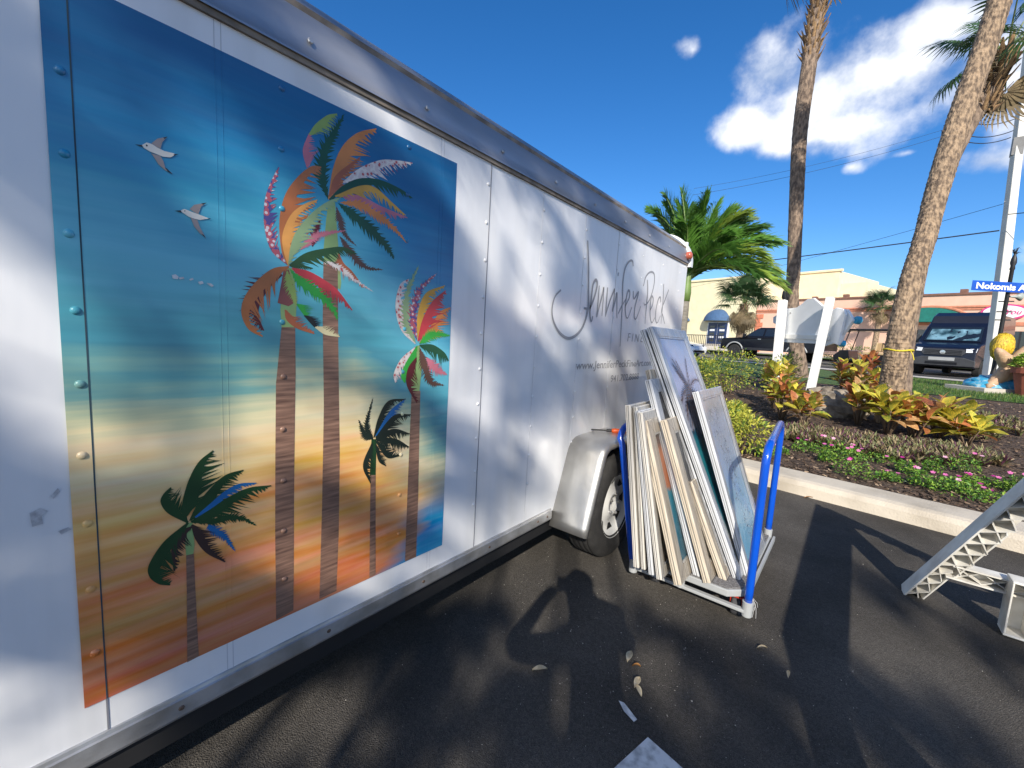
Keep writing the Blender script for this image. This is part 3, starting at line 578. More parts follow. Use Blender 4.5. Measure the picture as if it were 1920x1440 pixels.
# ---------------------------------------------------------------- panel cart
m_blue = mat('blue_enamel', (.004, .075, .50), r=.22, var=.05, coat=.5)
m_grey = mat('grey_powder_coat', (.36, .37, .37), r=.5, var=.06)
m_carpet = mat('grey_carpet', (.24, .23, .23), r=1, var=.25, ns=120, c2=(.12, .115, .115), bump=.8, bs=300, pos=True)
m_redm = mat('red_caster_yoke', (.42, .03, .015), r=.5)
m_cast = mat('caster_rubber', (.05, .05, .055), r=.7)
ct = empty('panel_cart', (.70, 2.6, 0), 0, 'grey carpeted panel cart with blue tube handles beside the trailer wheel', 'cart'); CT = V(.70, 2.6, 0)
def L(*p): return V(*p) - CT
mb = MB(); mb.prism([L(.44, 2.225, .125), L(.90, 2.225, .125), L(.965, 2.29, .125), L(.965, 3.12, .125), L(.44, 3.12, .125)], (0, 0, .035)); mb.build('deck_frame', m_grey, ct, bevel=.004)
mb = MB(); mb.prism([L(.45, 2.235, .1605), L(.895, 2.235, .1605), L(.955, 2.295, .1605), L(.955, 3.11, .1605), L(.45, 3.11, .1605)], (0, 0, .008)); mb.build('deck_carpet', m_carpet, ct)
def handle(pts, name):
    mb = MB(); mb.tube([L(*p) for p in catmull([V(*p) for p in pts], 40)], .0185, 14); return mb.build(name, m_blue, ct, smooth=True)
def uhandle(a, b, top, lx):
    pts = [V(a[0], a[1], a[2]), V(a[0] + lx * .9, a[1], top - .10)]
    P = [V(*a)]
    for i in range(1, 9): P.append(V(a[0] + lx * i / 9, a[1], a[2] + (top - .09 - a[2]) * i / 8))
    for i in range(1, 7):
        f = PI / 2 * i / 6; P.append(V(a[0] + lx, a[1] + .09 - .09 * math.cos(f), top - .09 + .09 * math.sin(f)))
    for i in range(1, 7): P.append(V(a[0] + lx + (b[0] - a[0]) * i / 6, a[1] + .09 + (b[1] - a[1] - .18) * i / 6, top))
    for i in range(1, 7):
        f = PI / 2 * i / 6; P.append(V(b[0] + lx, b[1] - .09 + .09 * math.sin(f), top - .09 + .09 * math.cos(f)))
    for i in range(1, 9): P.append(V(b[0] + lx - lx * i / 8, b[1], top - .09 - (top - .09 - b[2]) * i / 8))
    mb = MB(); mb.tube([L(*p) for p in P], .0185, 14); return mb.build('handle', m_blue, ct, smooth=True)
uhandle((.988, 2.25, .10), (.945, 3.10, .17), .90, .0)
uhandle((.412, 2.235, .10), (.412, 3.10, .17), .86, -.14)
for (x, y, z) in ((.988, 2.25, .06), (.418, 2.235, .06), (.945, 3.10, .13), (.418, 3.10, .13)):
    mb = MB(); mb.lathe([(.020, -.004), (.023, 0), (.024, .07), (.0195, .072)], L(x, y, z), (0, 0, 1), 16, True); mb.build('socket', m_grey, ct, smooth=False)
mb = MB(); mb.box(L(.703, 2.242, .082), (.55, .028, .016)); mb.build('lower_rail', m_grey, ct, bevel=.003)
mb = MB(); mb.box(L(.981, 2.70, .142), (.012, .83, .03)); mb.build('side_rail', m_grey, ct)
mb = MB(); mb.lathe([(.02, 0), (.02, .065)], L(.675, 2.245, .075), (0, 0, 1), 14, True); mb.build('socket', m_grey, ct)
for (x, y) in ((.52, 2.33), (.93, 2.33), (.52, 3.02), (.90, 3.02)):
    cs = empty('caster', L(x, y, 0)); cs.parent = ct
    mb = MB(); mb.box((0, 0, .108), (.07, .075, .008)).box((-.026, 0, .075), (.004, .05, .065)).box((.026, 0, .075), (.004, .05, .065)); mb.build('yoke', m_redm, cs)
    mb = MB(); mb.lathe([(.012, -.02), (.046, -.019), (.050, -.012), (.050, .012), (.046, .019), (.012, .02)], (0, 0, .05), (1, 0, 0), 20, True); mb.build('tread_wheel', m_cast, cs, smooth=False)
# frayed shrink-wrap hanging at the corner
mb = MB()
for i in range(7):
    p = L(.998, 2.27, .15); d = V(U(-.0, .03), U(-.02, .02), -U(.05, .1)); mb.tube([p, p + d * .5 + V(.01, 0, 0), p + d], .0008, 4)
mb.build('frayed_threads', mat('pale_thread', (.6, .6, .6), r=.7), ct)

# ---------------------------------------------------------------- wrapped framed pictures leaning on the cart
m_frw = mat('whitewashed_frame', (.66, .63, .57), r=.3, var=.06, ns=8, c2=(.46, .42, .36), stretch=(9, 9, .6), coat=.45, det=7, lo=.35, hi=.8)
m_frs = mat('silver_white_frame', (.66, .67, .68), r=.24, var=.05, ns=8, c2=(.46, .47, .49), stretch=(9, 9, .5), coat=.6, det=7)
m_frt = mat('bare_pine_frame', (.66, .58, .46), r=.4, var=.08, ns=7, c2=(.42, .35, .26), stretch=(10, 10, .6), coat=.3, det=7)
m_groove = mat('frame_groove', (.10, .10, .10), r=.6)
def wrap_mat():
    M_ = bpy.data.materials.new('clear_shrink_wrap'); M_.use_nodes = True; nt = M_.node_tree; nt.nodes.remove(nt.nodes['Principled BSDF'])
    t = nt.nodes.new('ShaderNodeBsdfTransparent'); g = nt.nodes.new('ShaderNodeBsdfGlossy'); g.inputs['Roughness'].default_value = .09
    n = nt.nodes.new('ShaderNodeTexNoise'); n.inputs['Scale'].default_value = 9; n.inputs['Detail'].default_value = 3; n.inputs['Distortion'].default_value = 2.0
    tcn = nt.nodes.new('ShaderNodeTexCoord'); link(nt, tcn.outputs['Object'], n.inputs['Vector'])
    b = nt.nodes.new('ShaderNodeBump'); b.inputs['Strength'].default_value = .5; b.inputs['Distance'].default_value = .01; link(nt, n.outputs[0], b.inputs['Height']); link(nt, b.outputs[0], g.inputs['Normal'])
    fr = nt.nodes.new('ShaderNodeFresnel'); fr.inputs['IOR'].default_value = 1.45; link(nt, b.outputs[0], fr.inputs['Normal'])
    ad = nt.nodes.new('ShaderNodeMath'); ad.operation = 'MULTIPLY_ADD'; link(nt, fr.outputs[0], ad.inputs[0]); ad.inputs[1].default_value = .55; ad.inputs[2].default_value = .01
    ms = nt.nodes.new('ShaderNodeMixShader'); link(nt, ad.outputs[0], ms.inputs[0]); link(nt, t.outputs[0], ms.inputs[1]); link(nt, g.outputs[0], ms.inputs[2]); link(nt, ms.outputs[0], nt.nodes['Material Output'].inputs[0]); return M_
m_wrap = wrap_mat()
def pic_mat(name, stops, ax=2, sc=1., ns=7., dist=.25, stretch=None):
    """picture: colours along local height, broken by noise"""
    M_ = bpy.data.materials.new(name); M_.use_nodes = True; nt = M_.node_tree; P = nt.nodes['Principled BSDF']
    tcn = nt.nodes.new('ShaderNodeTexCoord'); sp = nt.nodes.new('ShaderNodeSeparateXYZ'); link(nt, tcn.outputs['Object'], sp.inputs[0])
    mp = nt.nodes.new('ShaderNodeMapping'); link(nt, tcn.outputs['Object'], mp.inputs[0])
    if stretch: mp.inputs['Scale'].default_value = stretch
    n = nt.nodes.new('ShaderNodeTexNoise'); n.inputs['Scale'].default_value = ns; n.inputs['Detail'].default_value = 9; n.inputs['Roughness'].default_value = .65; link(nt, mp.outputs[0], n.inputs['Vector'])
    a = nt.nodes.new('ShaderNodeMath'); a.operation = 'MULTIPLY_ADD'; link(nt, n.outputs[0], a.inputs[0]); a.inputs[1].default_value = dist; 
    b = nt.nodes.new('ShaderNodeMath'); b.operation = 'DIVIDE'; link(nt, sp.outputs[ax], b.inputs[0]); b.inputs[1].default_value = sc
    c = nt.nodes.new('ShaderNodeMath'); c.operation = 'SUBTRACT'; link(nt, b.outputs[0], c.inputs[0]); c.inputs[1].default_value = dist / 2; link(nt, c.outputs[0], a.inputs[2])
    r = nt.nodes.new('ShaderNodeValToRGB'); r.color_ramp.elements[0].color = (*stops[0][1], 1); r.color_ramp.elements[0].position = stops[0][0]; r.color_ramp.elements[1].color = (*stops[-1][1], 1); r.color_ramp.elements[1].position = stops[-1][0]
    for p, k in stops[1:-1]:
        e = r.color_ramp.elements.new(p); e.color = (*k, 1)
    link(nt, a.outputs[0], r.inputs[0]); link(nt, r.outputs[0], P.inputs['Base Color']); P.inputs['Roughness'].default_value = .35; P.inputs['Coat Weight'].default_value = .5; P.inputs['Coat Roughness'].default_value = .06
    return M_
PICS = dict(
 plain=[(0, (.35, .30, .24)), (.5, (.48, .44, .40)), (1, (.40, .42, .46))],
 sunset=[(0, (.02, .10, .15)), (.35, (.01, .22, .32)), (.52, (.02, .27, .36)), (.56, (.62, .20, .07)), (.78, (.60, .22, .09)), (.84, (.16, .09, .06)), (1, (.40, .36, .32))],
 dusk=[(0, (.02, .025, .04)), (.5, (.03, .03, .04)), (1, (.05, .05, .06))],
 palm=[(0, (.50, .36, .28)), (.10, (.62, .58, .52)), (.20, (.05, .28, .38)), (.34, (.01, .22, .30)), (.46, (.03, .40, .46)), (.55, (.005, .12, .24)), (.575, (.52, .56, .72)), (.75, (.60, .60, .76)), (1, (.45, .55, .74))],
 birds=[(0, (.18, .52, .74)), (.25, (.34, .62, .78)), (.55, (.50, .62, .76)), (.8, (.52, .58, .68)), (.88, (.45, .46, .48)), (1, (.62, .63, .64))])
def picture(P0, lean, ln, wd, th, rail, fm, pic, label, panel_h=None, decor=None, yaw=0.):
    q = V(0, 1, 0); up = V(-math.sin(R_(lean)), 0, math.cos(R_(lean))); nm = V(math.cos(R_(lean)), 0, math.sin(R_(lean)))
    rt = Matrix.Rotation(R_(yaw), 3, 'Z'); q, up, nm = rt @ q, rt @ up, rt @ nm
    o = empty('framed_picture', P0, 0, label, 'picture', 'wrapped framed pictures on the cart'); o.matrix_world = basis(nm, q, up, Vector(P0))
    # local axes: x out of the face, y across, z up the picture; front face at x = 0
    def rl(y0, y1, z0, z1):
        mb = MB(); mb.box((-th / 2, (y0 + y1) / 2, (z0 + z1) / 2), (th, y1 - y0, z1 - z0)); mb.build('rail', fm, o, bevel=.0025)
    rl(0, rail, 0, ln); rl(wd - rail, wd, 0, ln); rl(rail + .0005, wd - rail - .0005, 0, rail); rl(rail + .0005, wd - rail - .0005, ln - rail, ln)
    # stepped lip on the near edge and inside the rails
    mb = MB(); mb.box((-th * .42, -.0012, ln / 2), (.0022, .0024, ln - .004)).box((-th * .75, -.0008, ln / 2), (.0014, .0016, ln - .004)); mb.build('edge_groove', m_groove, o)
    mb = MB(); lw = .010
    for (y0, y1, z0, z1) in ((rail, rail + lw, rail, ln - rail), (wd - rail - lw, wd - rail, rail, ln - rail), (rail + lw + .0005, wd - rail - lw - .0005, rail, rail + lw), (rail + lw + .0005, wd - rail - lw - .0005, ln - rail - lw, ln - rail)):
        mb.box((-.007, (y0 + y1) / 2, (z0 + z1) / 2), (.006, y1 - y0 - .0004, z1 - z0 - .0004))
    mb.build('inner_lip', m_frs if fm is not m_frt else m_frw, o)
    for (y_, z_, s_, t_) in ((0, 0, 1, 1), (wd, 0, -1, 1), (0, ln, 1, -1), (wd, ln, -1, -1)):
        mb = MB(); p_ = V(.0006, y_ + s_ * .002, z_ + t_ * .002); e_ = V(.0006, y_ + s_ * rail, z_ + t_ * rail); mb.add([p_ + V(0, -s_ * .0005, t_ * .0005), p_ + V(0, s_ * .0005, -t_ * .0005), e_ + V(0, s_ * .0005, -t_ * .0005), e_ + V(0, -s_ * .0005, t_ * .0005)], [(0, 1, 2, 3)]); mb.build('mitre_joint', m_groove, o)
    mb = MB(); mb.box((-.015, wd / 2, ln / 2), (.006, wd - rail * 2 + .006, ln - rail * 2 + .006))
    pm = pic_mat('picture_' + pic, PICS[pic], 2, ln); mb.build('canvas', pm, o)
    if decor: decor(o, ln, wd, rail)
    mb = MB(); g = 6; vs = []
    n1, n2 = 12, 36
    for i in range(n1 + 1):
        for j in range(n2 + 1): vs.append(V(.0030 + U(0, .0036) * (1.6 if j > n2 - 5 else 1), wd * i / n1, ln * j / n2))
    mb.add(vs, [(i * (n2 + 1) + j, (i + 1) * (n2 + 1) + j, (i + 1) * (n2 + 1) + j + 1, i * (n2 + 1) + j + 1) for i in range(n1) for j in range(n2)])
    mb.build('shrink_wrap', m_wrap, o, smooth=True)
    return o
m_pp = mat('painted_palm_brown', (.16, .10, .09), r=.5, var=.3, ns=60); m_pp2 = mat('painted_palm_blue', (.10, .16, .28), r=.5)
def decor_palm(o, ln, wd, rail):
    c = V(-.0112, wd * .50, ln * .715)
    for k in range(30):
        an = R_(-215 + 300 * k / 29 if k < 22 else U(40, 140)); l = U(.15, .26) * (1.1 if k >= 22 else 1); mb = MB(); p = c.copy(); d = V(0, math.cos(an), math.sin(an)); vs = []; x = c.x + k * .00008
        n = 9
        for i in range(n + 1):
            t = i / n; q = c + V(0, d.y * 1.25, d.z) * l * t + V(0, 0, -.12 * t * t * (1 if math.sin(an) < .8 else .2)); vs.append(V(x, q.y, q.z))
        mb2 = MB()
        for i in range(n):
            a, b = vs[i], vs[i + 1]; t = (b - a).normalized(); s_ = V(0, t.z, -t.y); w = .0028
            mb2.add([a + s_ * w, a - s_ * w, b - s_ * w * .6, b + s_ * w * .6], [(0, 1, 2, 3)])
            for sg in (1, -1):
                tip = b + s_ * sg * .034 * (1 - i / n * .6) + t * .024; tip.x += .00003; mb2.add([a, a + t * .011, tip], [(0, 1, 2)])
        mb2.build('painted_leaf', m_pp if k % 3 else m_pp2, o)
    mb = MB(); x = c.x + .003; mb.add([V(x, c.y - .006, c.z), V(x, c.y + .006, c.z), V(x, c.y + .012, ln * .575), V(x, c.y + .001, ln * .575)], [(0, 1, 2, 3)]); mb.build('painted_trunk', m_pp, o)
m_flock = mat('painted_bird_flock', (.12, .14, .2), r=.6); m_flockw = mat('painted_foam_white', (.72, .75, .78), r=.6)
def decor_birds(o, ln, wd, rail):
    for mt_, n, nm in ((m_flock, 420, 'painted_flock'), (m_flockw, 420, 'painted_foam')):
        mb = MB()
        for i in range(n):
            z = U(.10, .88) * ln; y = wd * (.30 + .26 * (1 - z / ln)) + random.gauss(0, .03) + (.09 if i % 2 else 0); x = -.0113 + U(0, .0004); r = U(.003, .009)
            an = U(0, 3); d = V(0, math.cos(an), math.sin(an)) * r; mb.add([V(x, y, z) + d, V(x, y, z) - d, V(x, y + U(-r, r), z + U(.3, 1) * r)], [(0, 1, 2)])
        mb.build(nm, mt_, o)
picture((.492 + .012, 2.087, .169), 8.4, .855, .52, .030, .055, m_frw, 'plain', 'outermost whitewashed frame against the left handle of the cart')
picture((.515 + .020, 2.095, .169), 8.3, .85, .46, .022, .055, m_frw, 'plain', 'thin whitewashed frame second from the left cart handle')
picture((.575 + .012, 2.075, .169), 10.3, .84, .44, .026, .06, m_frs, 'plain', 'grey-white frame third from the left cart handle')
picture((.620 + .014, 2.062, .169), 12.3, .842, .42, .028, .05, m_frw, 'plain', 'whitewashed frame leaning fourth from the left handle')
picture((.704 + .018, 2.086, .169), 17.8, .82, .30, .038, .075, m_frt, 'sunset', 'pine framed picture showing an orange and teal strip')
picture((.735 + .000, 2.30, .169), 19.0, 1.085, .40, .028, .05, m_frt, 'plain', 'pale frame whose top peeks out behind the stack by the phone number')
picture((.750 + .018, 2.236, .169), 19.8, 1.04, .36, .034, .065, m_frs, 'dusk', 'silver frame with dark picture in the middle of the stack')
picture((.806 + .018, 2.211, .169), 20.7, .835, .26, .036, .075, m_frt, 'dusk', 'weathered pine frame before the dark picture')
picture((.862 + .016, 2.299, .169), 25.1, .51, .16, .034, .05, m_frt, 'plain', 'shortest small pine frame low in the stack')
picture((.880 + .004, 2.368, .169), 25.0, 1.378, .62, .030, .05, m_frs, 'plain', 'tall white frame directly behind the palm picture')
picture((.925 + .006, 2.354, .169), 24.7, 1.392, .60, .034, .055, m_frs, 'palm', 'tallest white framed picture of a palm above turquoise water', decor=decor_palm)
picture((.950 + .012, 2.426, .169), 20.7, .99, .50, .034, .045, m_frs, 'birds', 'white framed pale blue picture nearest the right cart handle', decor=decor_birds)

# ---------------------------------------------------------------- screwdriver on the fender
sdv = empty('screwdriver', (.10, 2.485, .768), R_(-52), 'orange-handled screwdriver lying on the trailer fender', 'screwdriver')
mb = MB(); mb.lathe([(.006, 0), (.012, .004), (.016, .02), (.0145, .045), (.017, .075), (.013, .095), (.008, .1)], (0, 0, .004), (0, 1, 0), 14, True); mb.build('handle', mat('orange_plastic', (.62, .09, .015), r=.35), sdv, smooth=True)
mb = MB(); mb.lathe([(.009, -.03), (.009, 0)], (0, 0, .004), (0, 1, 0), 10, True).lathe([(.0045, -.13), (.0045, -.03)], (0, 0, .004), (0, 1, 0), 8, True).box((0, -.135, .004), (.011, .014, .002)); mb.build('shaft', m_black, sdv)

# ---------------------------------------------------------------- plastic barricade
m_bar = mat('white_barricade_plastic', (.70, .68, .62), r=.45, var=.05, ns=10, c2=(.55, .52, .46))
br = empty('barricade', (2.05, 3.2, 0), 0, 'white plastic ribbed A-frame barricade at the right edge', 'barricade'); BR = V(2.05, 3.2, 0)
def aframe(y0, ytop, detail=True):
    """an A-shaped end frame: two ribbed channel legs, crossbar, pocket"""
    for sg in (-1, 1):
        f = V(2.09 + sg * .475, y0, 0) - BR; t = V(2.09 + sg * .045, ytop, 1.06) - BR
        ax = (t - f).normalized(); ln = (t - f).length; w = V(-sg, 0, 0); w = (w - ax * w.dot(ax)).normalized(); d = ax.cross(w)
        if d.y < 0: d = -d
        mb = MB()
        def bar(a, b, o0, o1, d0, d1):     # box along the leg: a..b length, o across (w), d depth
            ps = [f + ax * l + w * o + d * dd for l in (a, b) for o in (o0, o1) for dd in (d0, d1)]
            mb.add(ps, [(0, 1, 3, 2), (4, 6, 7, 5), (0, 4, 5, 1), (2, 3, 7, 6), (0, 2, 6, 4), (1, 5, 7, 3)])
        wi = lambda l: .075 + .05 * max(0, min(1, (l - .3) / .6))
        bar(0, ln, 0, .008, -.05, .05)                     # outer wall
        bar(0, .25, .0085, .075, .040, .048)                # web
        bar(.25, ln, .0085, .115, .040, .048)
        bar(.0, .25, .0755, .082, -.03, .048)                 # inner wall
        bar(.25, .62, .090, .097, -.03, .048)
        mb.build('leg', m_bar, br)
        mb = MB(); l = .02
        while l < ln - .1:
            wd = .07 if l < .25 else .10
            for (la, lb) in ((l, l + .085), (l + .085, l)):
                a = f + ax * la + w * .009; b = f + ax * lb + w * wd; dd = (b - a).normalized(); nn_ = dd.cross(d) * .002
                mb.add([p + d * k for k in (-.035, .039) for p in (a + nn_, a - nn_, b - nn_, b + nn_)], [(0, 1, 2, 3), (4, 7, 6, 5), (0, 4, 5, 1), (1, 5, 6, 2), (2, 6, 7, 3), (3, 7, 4, 0)])
            l += .092
        mb.build('rib', m_bar, br)
        mb = MB(); mb.box(f + V(0, 0, .006) + w * .04, (.10, .11, .012)); mb.build('foot', m_bar, br, bevel=.003)
    yb = y0 + (ytop - y0) * .22; mb = MB()
    mb.box(V(2.09, yb, .262) - BR, (.62, .085, .008)).box(V(2.09, yb, .195) - BR, (.66, .085, .008)).box(V(2.09, yb + .035, .228) - BR, (.62, .006, .058))
    for i in range(6):
        x0 = -.30 + i * .1
        for (za, zb) in ((.20, .258), (.258, .20)):
            a = V(2.09 + x0, yb, za) - BR; b = V(2.09 + x0 + .1, yb, zb) - BR; dd = (b - a).normalized(); nn_ = V(-dd.z, 0, dd.x) * .0014
            mb.add([p + V(0, k, 0) for k in (-.03, .03) for p in (a + nn_, a - nn_, b - nn_, b + nn_)], [(0, 1, 2, 3), (4, 7, 6, 5), (0, 4, 5, 1), (1, 5, 6, 2), (2, 6, 7, 3), (3, 7, 4, 0)])
    mb.build('crossbar', m_bar, br)
    mb = MB(); x = 2.015; y = yb - .06
    mb.box(V(x, y, .285) - BR, (.085, .11, .010)).box(V(x, y, .015) - BR, (.085, .11, .010)).box(V(x - .038, y, .15) - BR, (.008, .11, .26)).box(V(x + .038, y, .15) - BR, (.008, .11, .26)).box(V(x, y + .05, .15) - BR, (.07, .006, .26))
    mb.build('pocket', m_bar, br, bevel=.004)
    mb = MB(); mb.prism([V(2.09 - .15, ytop + .07, .80) - BR, V(2.09 + .15, ytop + .07, .80) - BR, V(2.09 + .05, ytop + .01, 1.07) - BR, V(2.09 - .05, ytop + .01, 1.07) - BR], (0, .012, 0)); mb.build('gusset', m_bar, br)
aframe(3.27, 2.93); aframe(.55, .82)
mb = MB(); mb.box(V(2.10, 1.85, .985) - BR, (.03, 2.2, .28)); mb.build('board', mat('barricade_board', (.72, .70, .66), r=.5), br, bevel=.006)

# ---------------------------------------------------------------- fallen leaves on the asphalt
m_dry = mat('dry_leaf', (.50, .42, .28), r=.8, var=.25, ns=30, c2=(.30, .22, .12)); m_dry2 = mat('orange_dry_leaf', (.42, .19, .05), r=.8, var=.3, ns=30)
LV = [((.415, 1.335), .045, 40, 0, 'curled tan leaf on the dark asphalt below the trailer sill'), ((.655, 1.655), .042, 100, 0, 'pale tan leaf lying right of the photographer shadow'), ((.70, 1.625), .025, 10, 1, 'tiny crumpled orange leaf on the asphalt'), ((.735, 1.545), .038, 95, 0, 'upper of two pale leaves lying end to end'), ((.755, 1.51), .03, 150, 0, 'lower small pale leaf touching another leaf'),
      ((1.08, 2.12), .03, 20, 0, 'pale oval leaf right of the cart on shaded asphalt'), ((1.19, 2.02), .02, 100, 0, 'small light leaf chip in the wide shadow'), ((1.62, 1.62), .03, 140, 1, 'brown dry leaf at the lower right corner'), ((1.06, 4.69), .05, 10, 1, 'dry brown leaf by the kerb behind the cart')]
for (x, y), ln, an, k, lb in LV:
    mb = MB(); vs = []; n = 6
    for i in range(n + 1):
        t = i / n; w = .42 * ln * math.sin(PI * min(1, t * .96 + .04)) ** .8; z = .010 * math.sin(PI * t) + .012 * t * t
        vs += [V(ln * (t - .5) * 1.35, -w / 1.3, z + .008), V(ln * (t - .5) * 1.35, 0, z), V(ln * (t - .5) * 1.35, w / 1.3, z + .006)]
    mb.add(vs, [(3 * i + j, 3 * i + j + 1, 3 * i + j + 4, 3 * i + j + 3) for i in range(n) for j in (0, 1)])
    o = mb.build('fallen_leaf', m_dry2 if k else m_dry, smooth=True); o.location = (x, y, .003); o.rotation_euler = (U(-.1, .1), U(-.1, .1), R_(an)); tag(o, lb, 'leaf', 'fallen leaves on the asphalt')

# ---------------------------------------------------------------- the photographer (stands behind the camera, throws the shadow)
pn = empty('person', (1.58, -.22, 0), 0, 'person in a dark shirt holding up a phone, seen as a shadow on the asphalt', 'person')
PB = V(1.58, -.22, 0); fw = V(-.98, .19, 0); rg = V(.19, .98, 0)
def bp(r_, f_, z): return rg * r_ + fw * f_ + V(0, 0, z)
J = [bp(0, 0, .88), bp(0, -.01, 1.05), bp(0, .0, 1.22), bp(0, .03, 1.33), bp(0, .06, 1.41), bp(0, .08, 1.50), bp(0, .08, 1.58),
     bp(-.17, .02, 1.30), bp(-.13, .36, 1.12), bp(.08, .37, 1.27), bp(.12, .345, 1.31), bp(.17, .02, 1.30), bp(.36, .10, 1.06), bp(.27, .24, 1.26), bp(.25, .245, 1.31),
     bp(-.09, 0, .85), bp(-.10, .03, .46), bp(-.10, 0, .08), bp(-.10, .14, .035), bp(.09, 0, .85), bp(.10, .03, .46), bp(.10, 0, .08), bp(.10, .14, .035)]
EJ = [(0, 1), (1, 2), (2, 3), (3, 4), (4, 5), (5, 6), (3, 7), (7, 8), (8, 9), (9, 10), (3, 11), (11, 12), (12, 13), (13, 14), (0, 15), (15, 16), (16, 17), (17, 18), (0, 19), (19, 20), (20, 21), (21, 22)]
RJ = [.14, .12, .13, .09, .055, .095, .075, .065, .045, .033, .03, .065, .045, .033, .03, .09, .065, .045, .035, .09, .065, .045, .035]
me = bpy.data.meshes.new('body'); me.from_pydata([tuple(p) for p in J], EJ, []); me.update()
bo = bpy.data.objects.new('body', me); col.objects.link(bo); bo.parent = pn
me.materials.append(mat('dark_clothes', (.03, .035, .05), r=.9))
sk = bo.modifiers.new('skin', 'SKIN')
if not me.skin_vertices:
    bpy.context.view_layer.objects.active = bo; bpy.ops.mesh.customdata_skin_add()
for i, r in enumerate(RJ): me.skin_vertices[0].data[i].radius = (r, r * (.75 if i < 4 else 1)); me.skin_vertices[0].data[i].use_root = (i == 0)
ss = bo.modifiers.new('sub', 'SUBSURF'); ss.levels = ss.render_levels = 1
m_skin = mat('skin', (.42, .25, .18), r=.6)
for sg, w in ((-1, .12), (1, .245)):
    for k in range(4):
        mb = MB(); a = bp(w + sg * .0, .335 if sg < 0 else .235, 1.315 + .016 * k); mb.tube([a, a + rg * (.01 * -sg) + fw * .012, a + rg * (.02 * -sg) + fw * .014], [.009, .0085, .007], 6); mb.build('finger', m_skin, pn, smooth=True)
    mb = MB(); a = bp(w, .33 if sg < 0 else .23, 1.30); mb.tube([a, a + rg * (.04 * -sg) - fw * .015, a + rg * (.05 * -sg) - fw * .02 + V(0, 0, .02)], [.011, .01, .008], 6); mb.build('thumb', m_skin, pn, smooth=True)
# phone: its lens is where the picture is taken from
ph = empty('phone', (0, 0, 0), 0, 'dark phone held up in both hands, seen as a shadow', 'phone')
q = Matrix((right, -down, -fwd)).transposed().to_3x3(); c0 = CAMPOS - fwd * .022
mb = MB(); mb.box(c0 + right * .06 + down * .02, (.155, .074, .009), q); mb.build('case', m_black, ph, bevel=.003)
# ---------------------------------------------------------------- plants
def leaf_mesh(name, ln, wd, mtl, fold=.25, curl=.35, n=5, tip=1.):
    mb = MB(); vs = []
    for i in range(n + 1):
        t = i / n; w = wd * max(.04, math.sin(PI * min(.985, (t * .95 + .04)) ** tip)) ** .75 ; x = ln * t; z = ln * (curl * .5 * t - curl * t * t)
        vs += [V(x, -w / 2, z + abs(w) * fold), V(x, 0, z), V(x, w / 2, z + abs(w) * fold)]
    mb.add(vs, [(3 * i + j, 3 * i + 3 + j, 3 * i + 4 + j, 3 * i + 1 + j) for i in range(n) for j in (0, 1)])
    me = mb.mesh(name); me.materials.append(mtl); me.polygons.foreach_set('use_smooth', [True] * len(me.polygons)); return me
def orient(d, up=V(0, 0, 1), roll=0.):
    d = d.normalized(); y = up.cross(d)
    if y.length < 1e-3: y = V(0, 1, 0)
    y.normalize(); z = d.cross(y); mm = Matrix((d, y, z)).transposed()
    return mm @ Matrix.Rotation(roll, 3, 'X')
# --- pinnate palm behind the trailer
m_pal = [mat('palm_leaflet', (.105, .24, .036), r=.42, var=.25, ns=5, transl=.35, rand=.2), mat('palm_leaflet_yellow', (.24, .34, .05), r=.42, var=.25, ns=5, transl=.4, rand=.15), mat('palm_leaflet_dark', (.055, .14, .025), r=.42, var=.2, transl=.25, rand=.15)]
m_sheath = mat('green_crownshaft', (.14, .22, .06), r=.45, var=.15); m_ptr = mat('ringed_grey_trunk', (.20, .18, .15), r=.85, var=.2, ns=9, stretch=(1, 1, 6), bump=.5, bs=20)
def pinnate(o, c, az, el, ln, droop, mi, nl=64, lw=.034, ll=.55, name='frond', twist=0.):
    d = V(math.cos(az) * math.cos(el), math.sin(az) * math.cos(el), math.sin(el)); P = []
    for i in range(15):
        t = i / 14; P.append(c + d * ln * t * (1 - .12 * t) + V(0, 0, -droop * ln * t ** 2.1))
    mb = MB(); mb.cur = 1; mb.tube(P, [.024 * (1 - .85 * i / 14) + .003 for i in range(15)], 6)
    Q = catmull(P, nl); mb.cur = 0
    side = d.cross(V(0, 0, 1)).normalized()
    for i in range(5, nl + 1):
        t = i / nl; tg = (Q[min(i + 1, nl)] - Q[i - 1]).normalized(); s = tg.cross(V(0, 0, 1)); s = s.normalized() if s.length > .05 else side; u = s.cross(tg)
        l = ll * (min(1, t * 3.5) * (1 - .55 * max(0, t - .55) / .45))
        for sg in (1, -1):
            dr = (s * sg * (.75 - .35 * t) + tg * (.62 + .5 * t) + u * U(.12, .45)).normalized(); a = Q[i]; lj = l * U(.85, 1.1)
            m1 = a + dr * lj * .5 + V(0, 0, -.02 * lj); m2 = a + dr * lj + V(0, 0, -lj * U(.12, .38)); wv = tg * lw * .5; wv2 = (tg * .7 + u * .5) * lw * .5
            mb.add([a - wv * .4, a + wv * .4, m1 + wv2, m2, m1 - wv2], [(0, 1, 2, 4), (4, 2, 3)])
    return mb.build(name, [m_pal[mi], m_sheath], o)
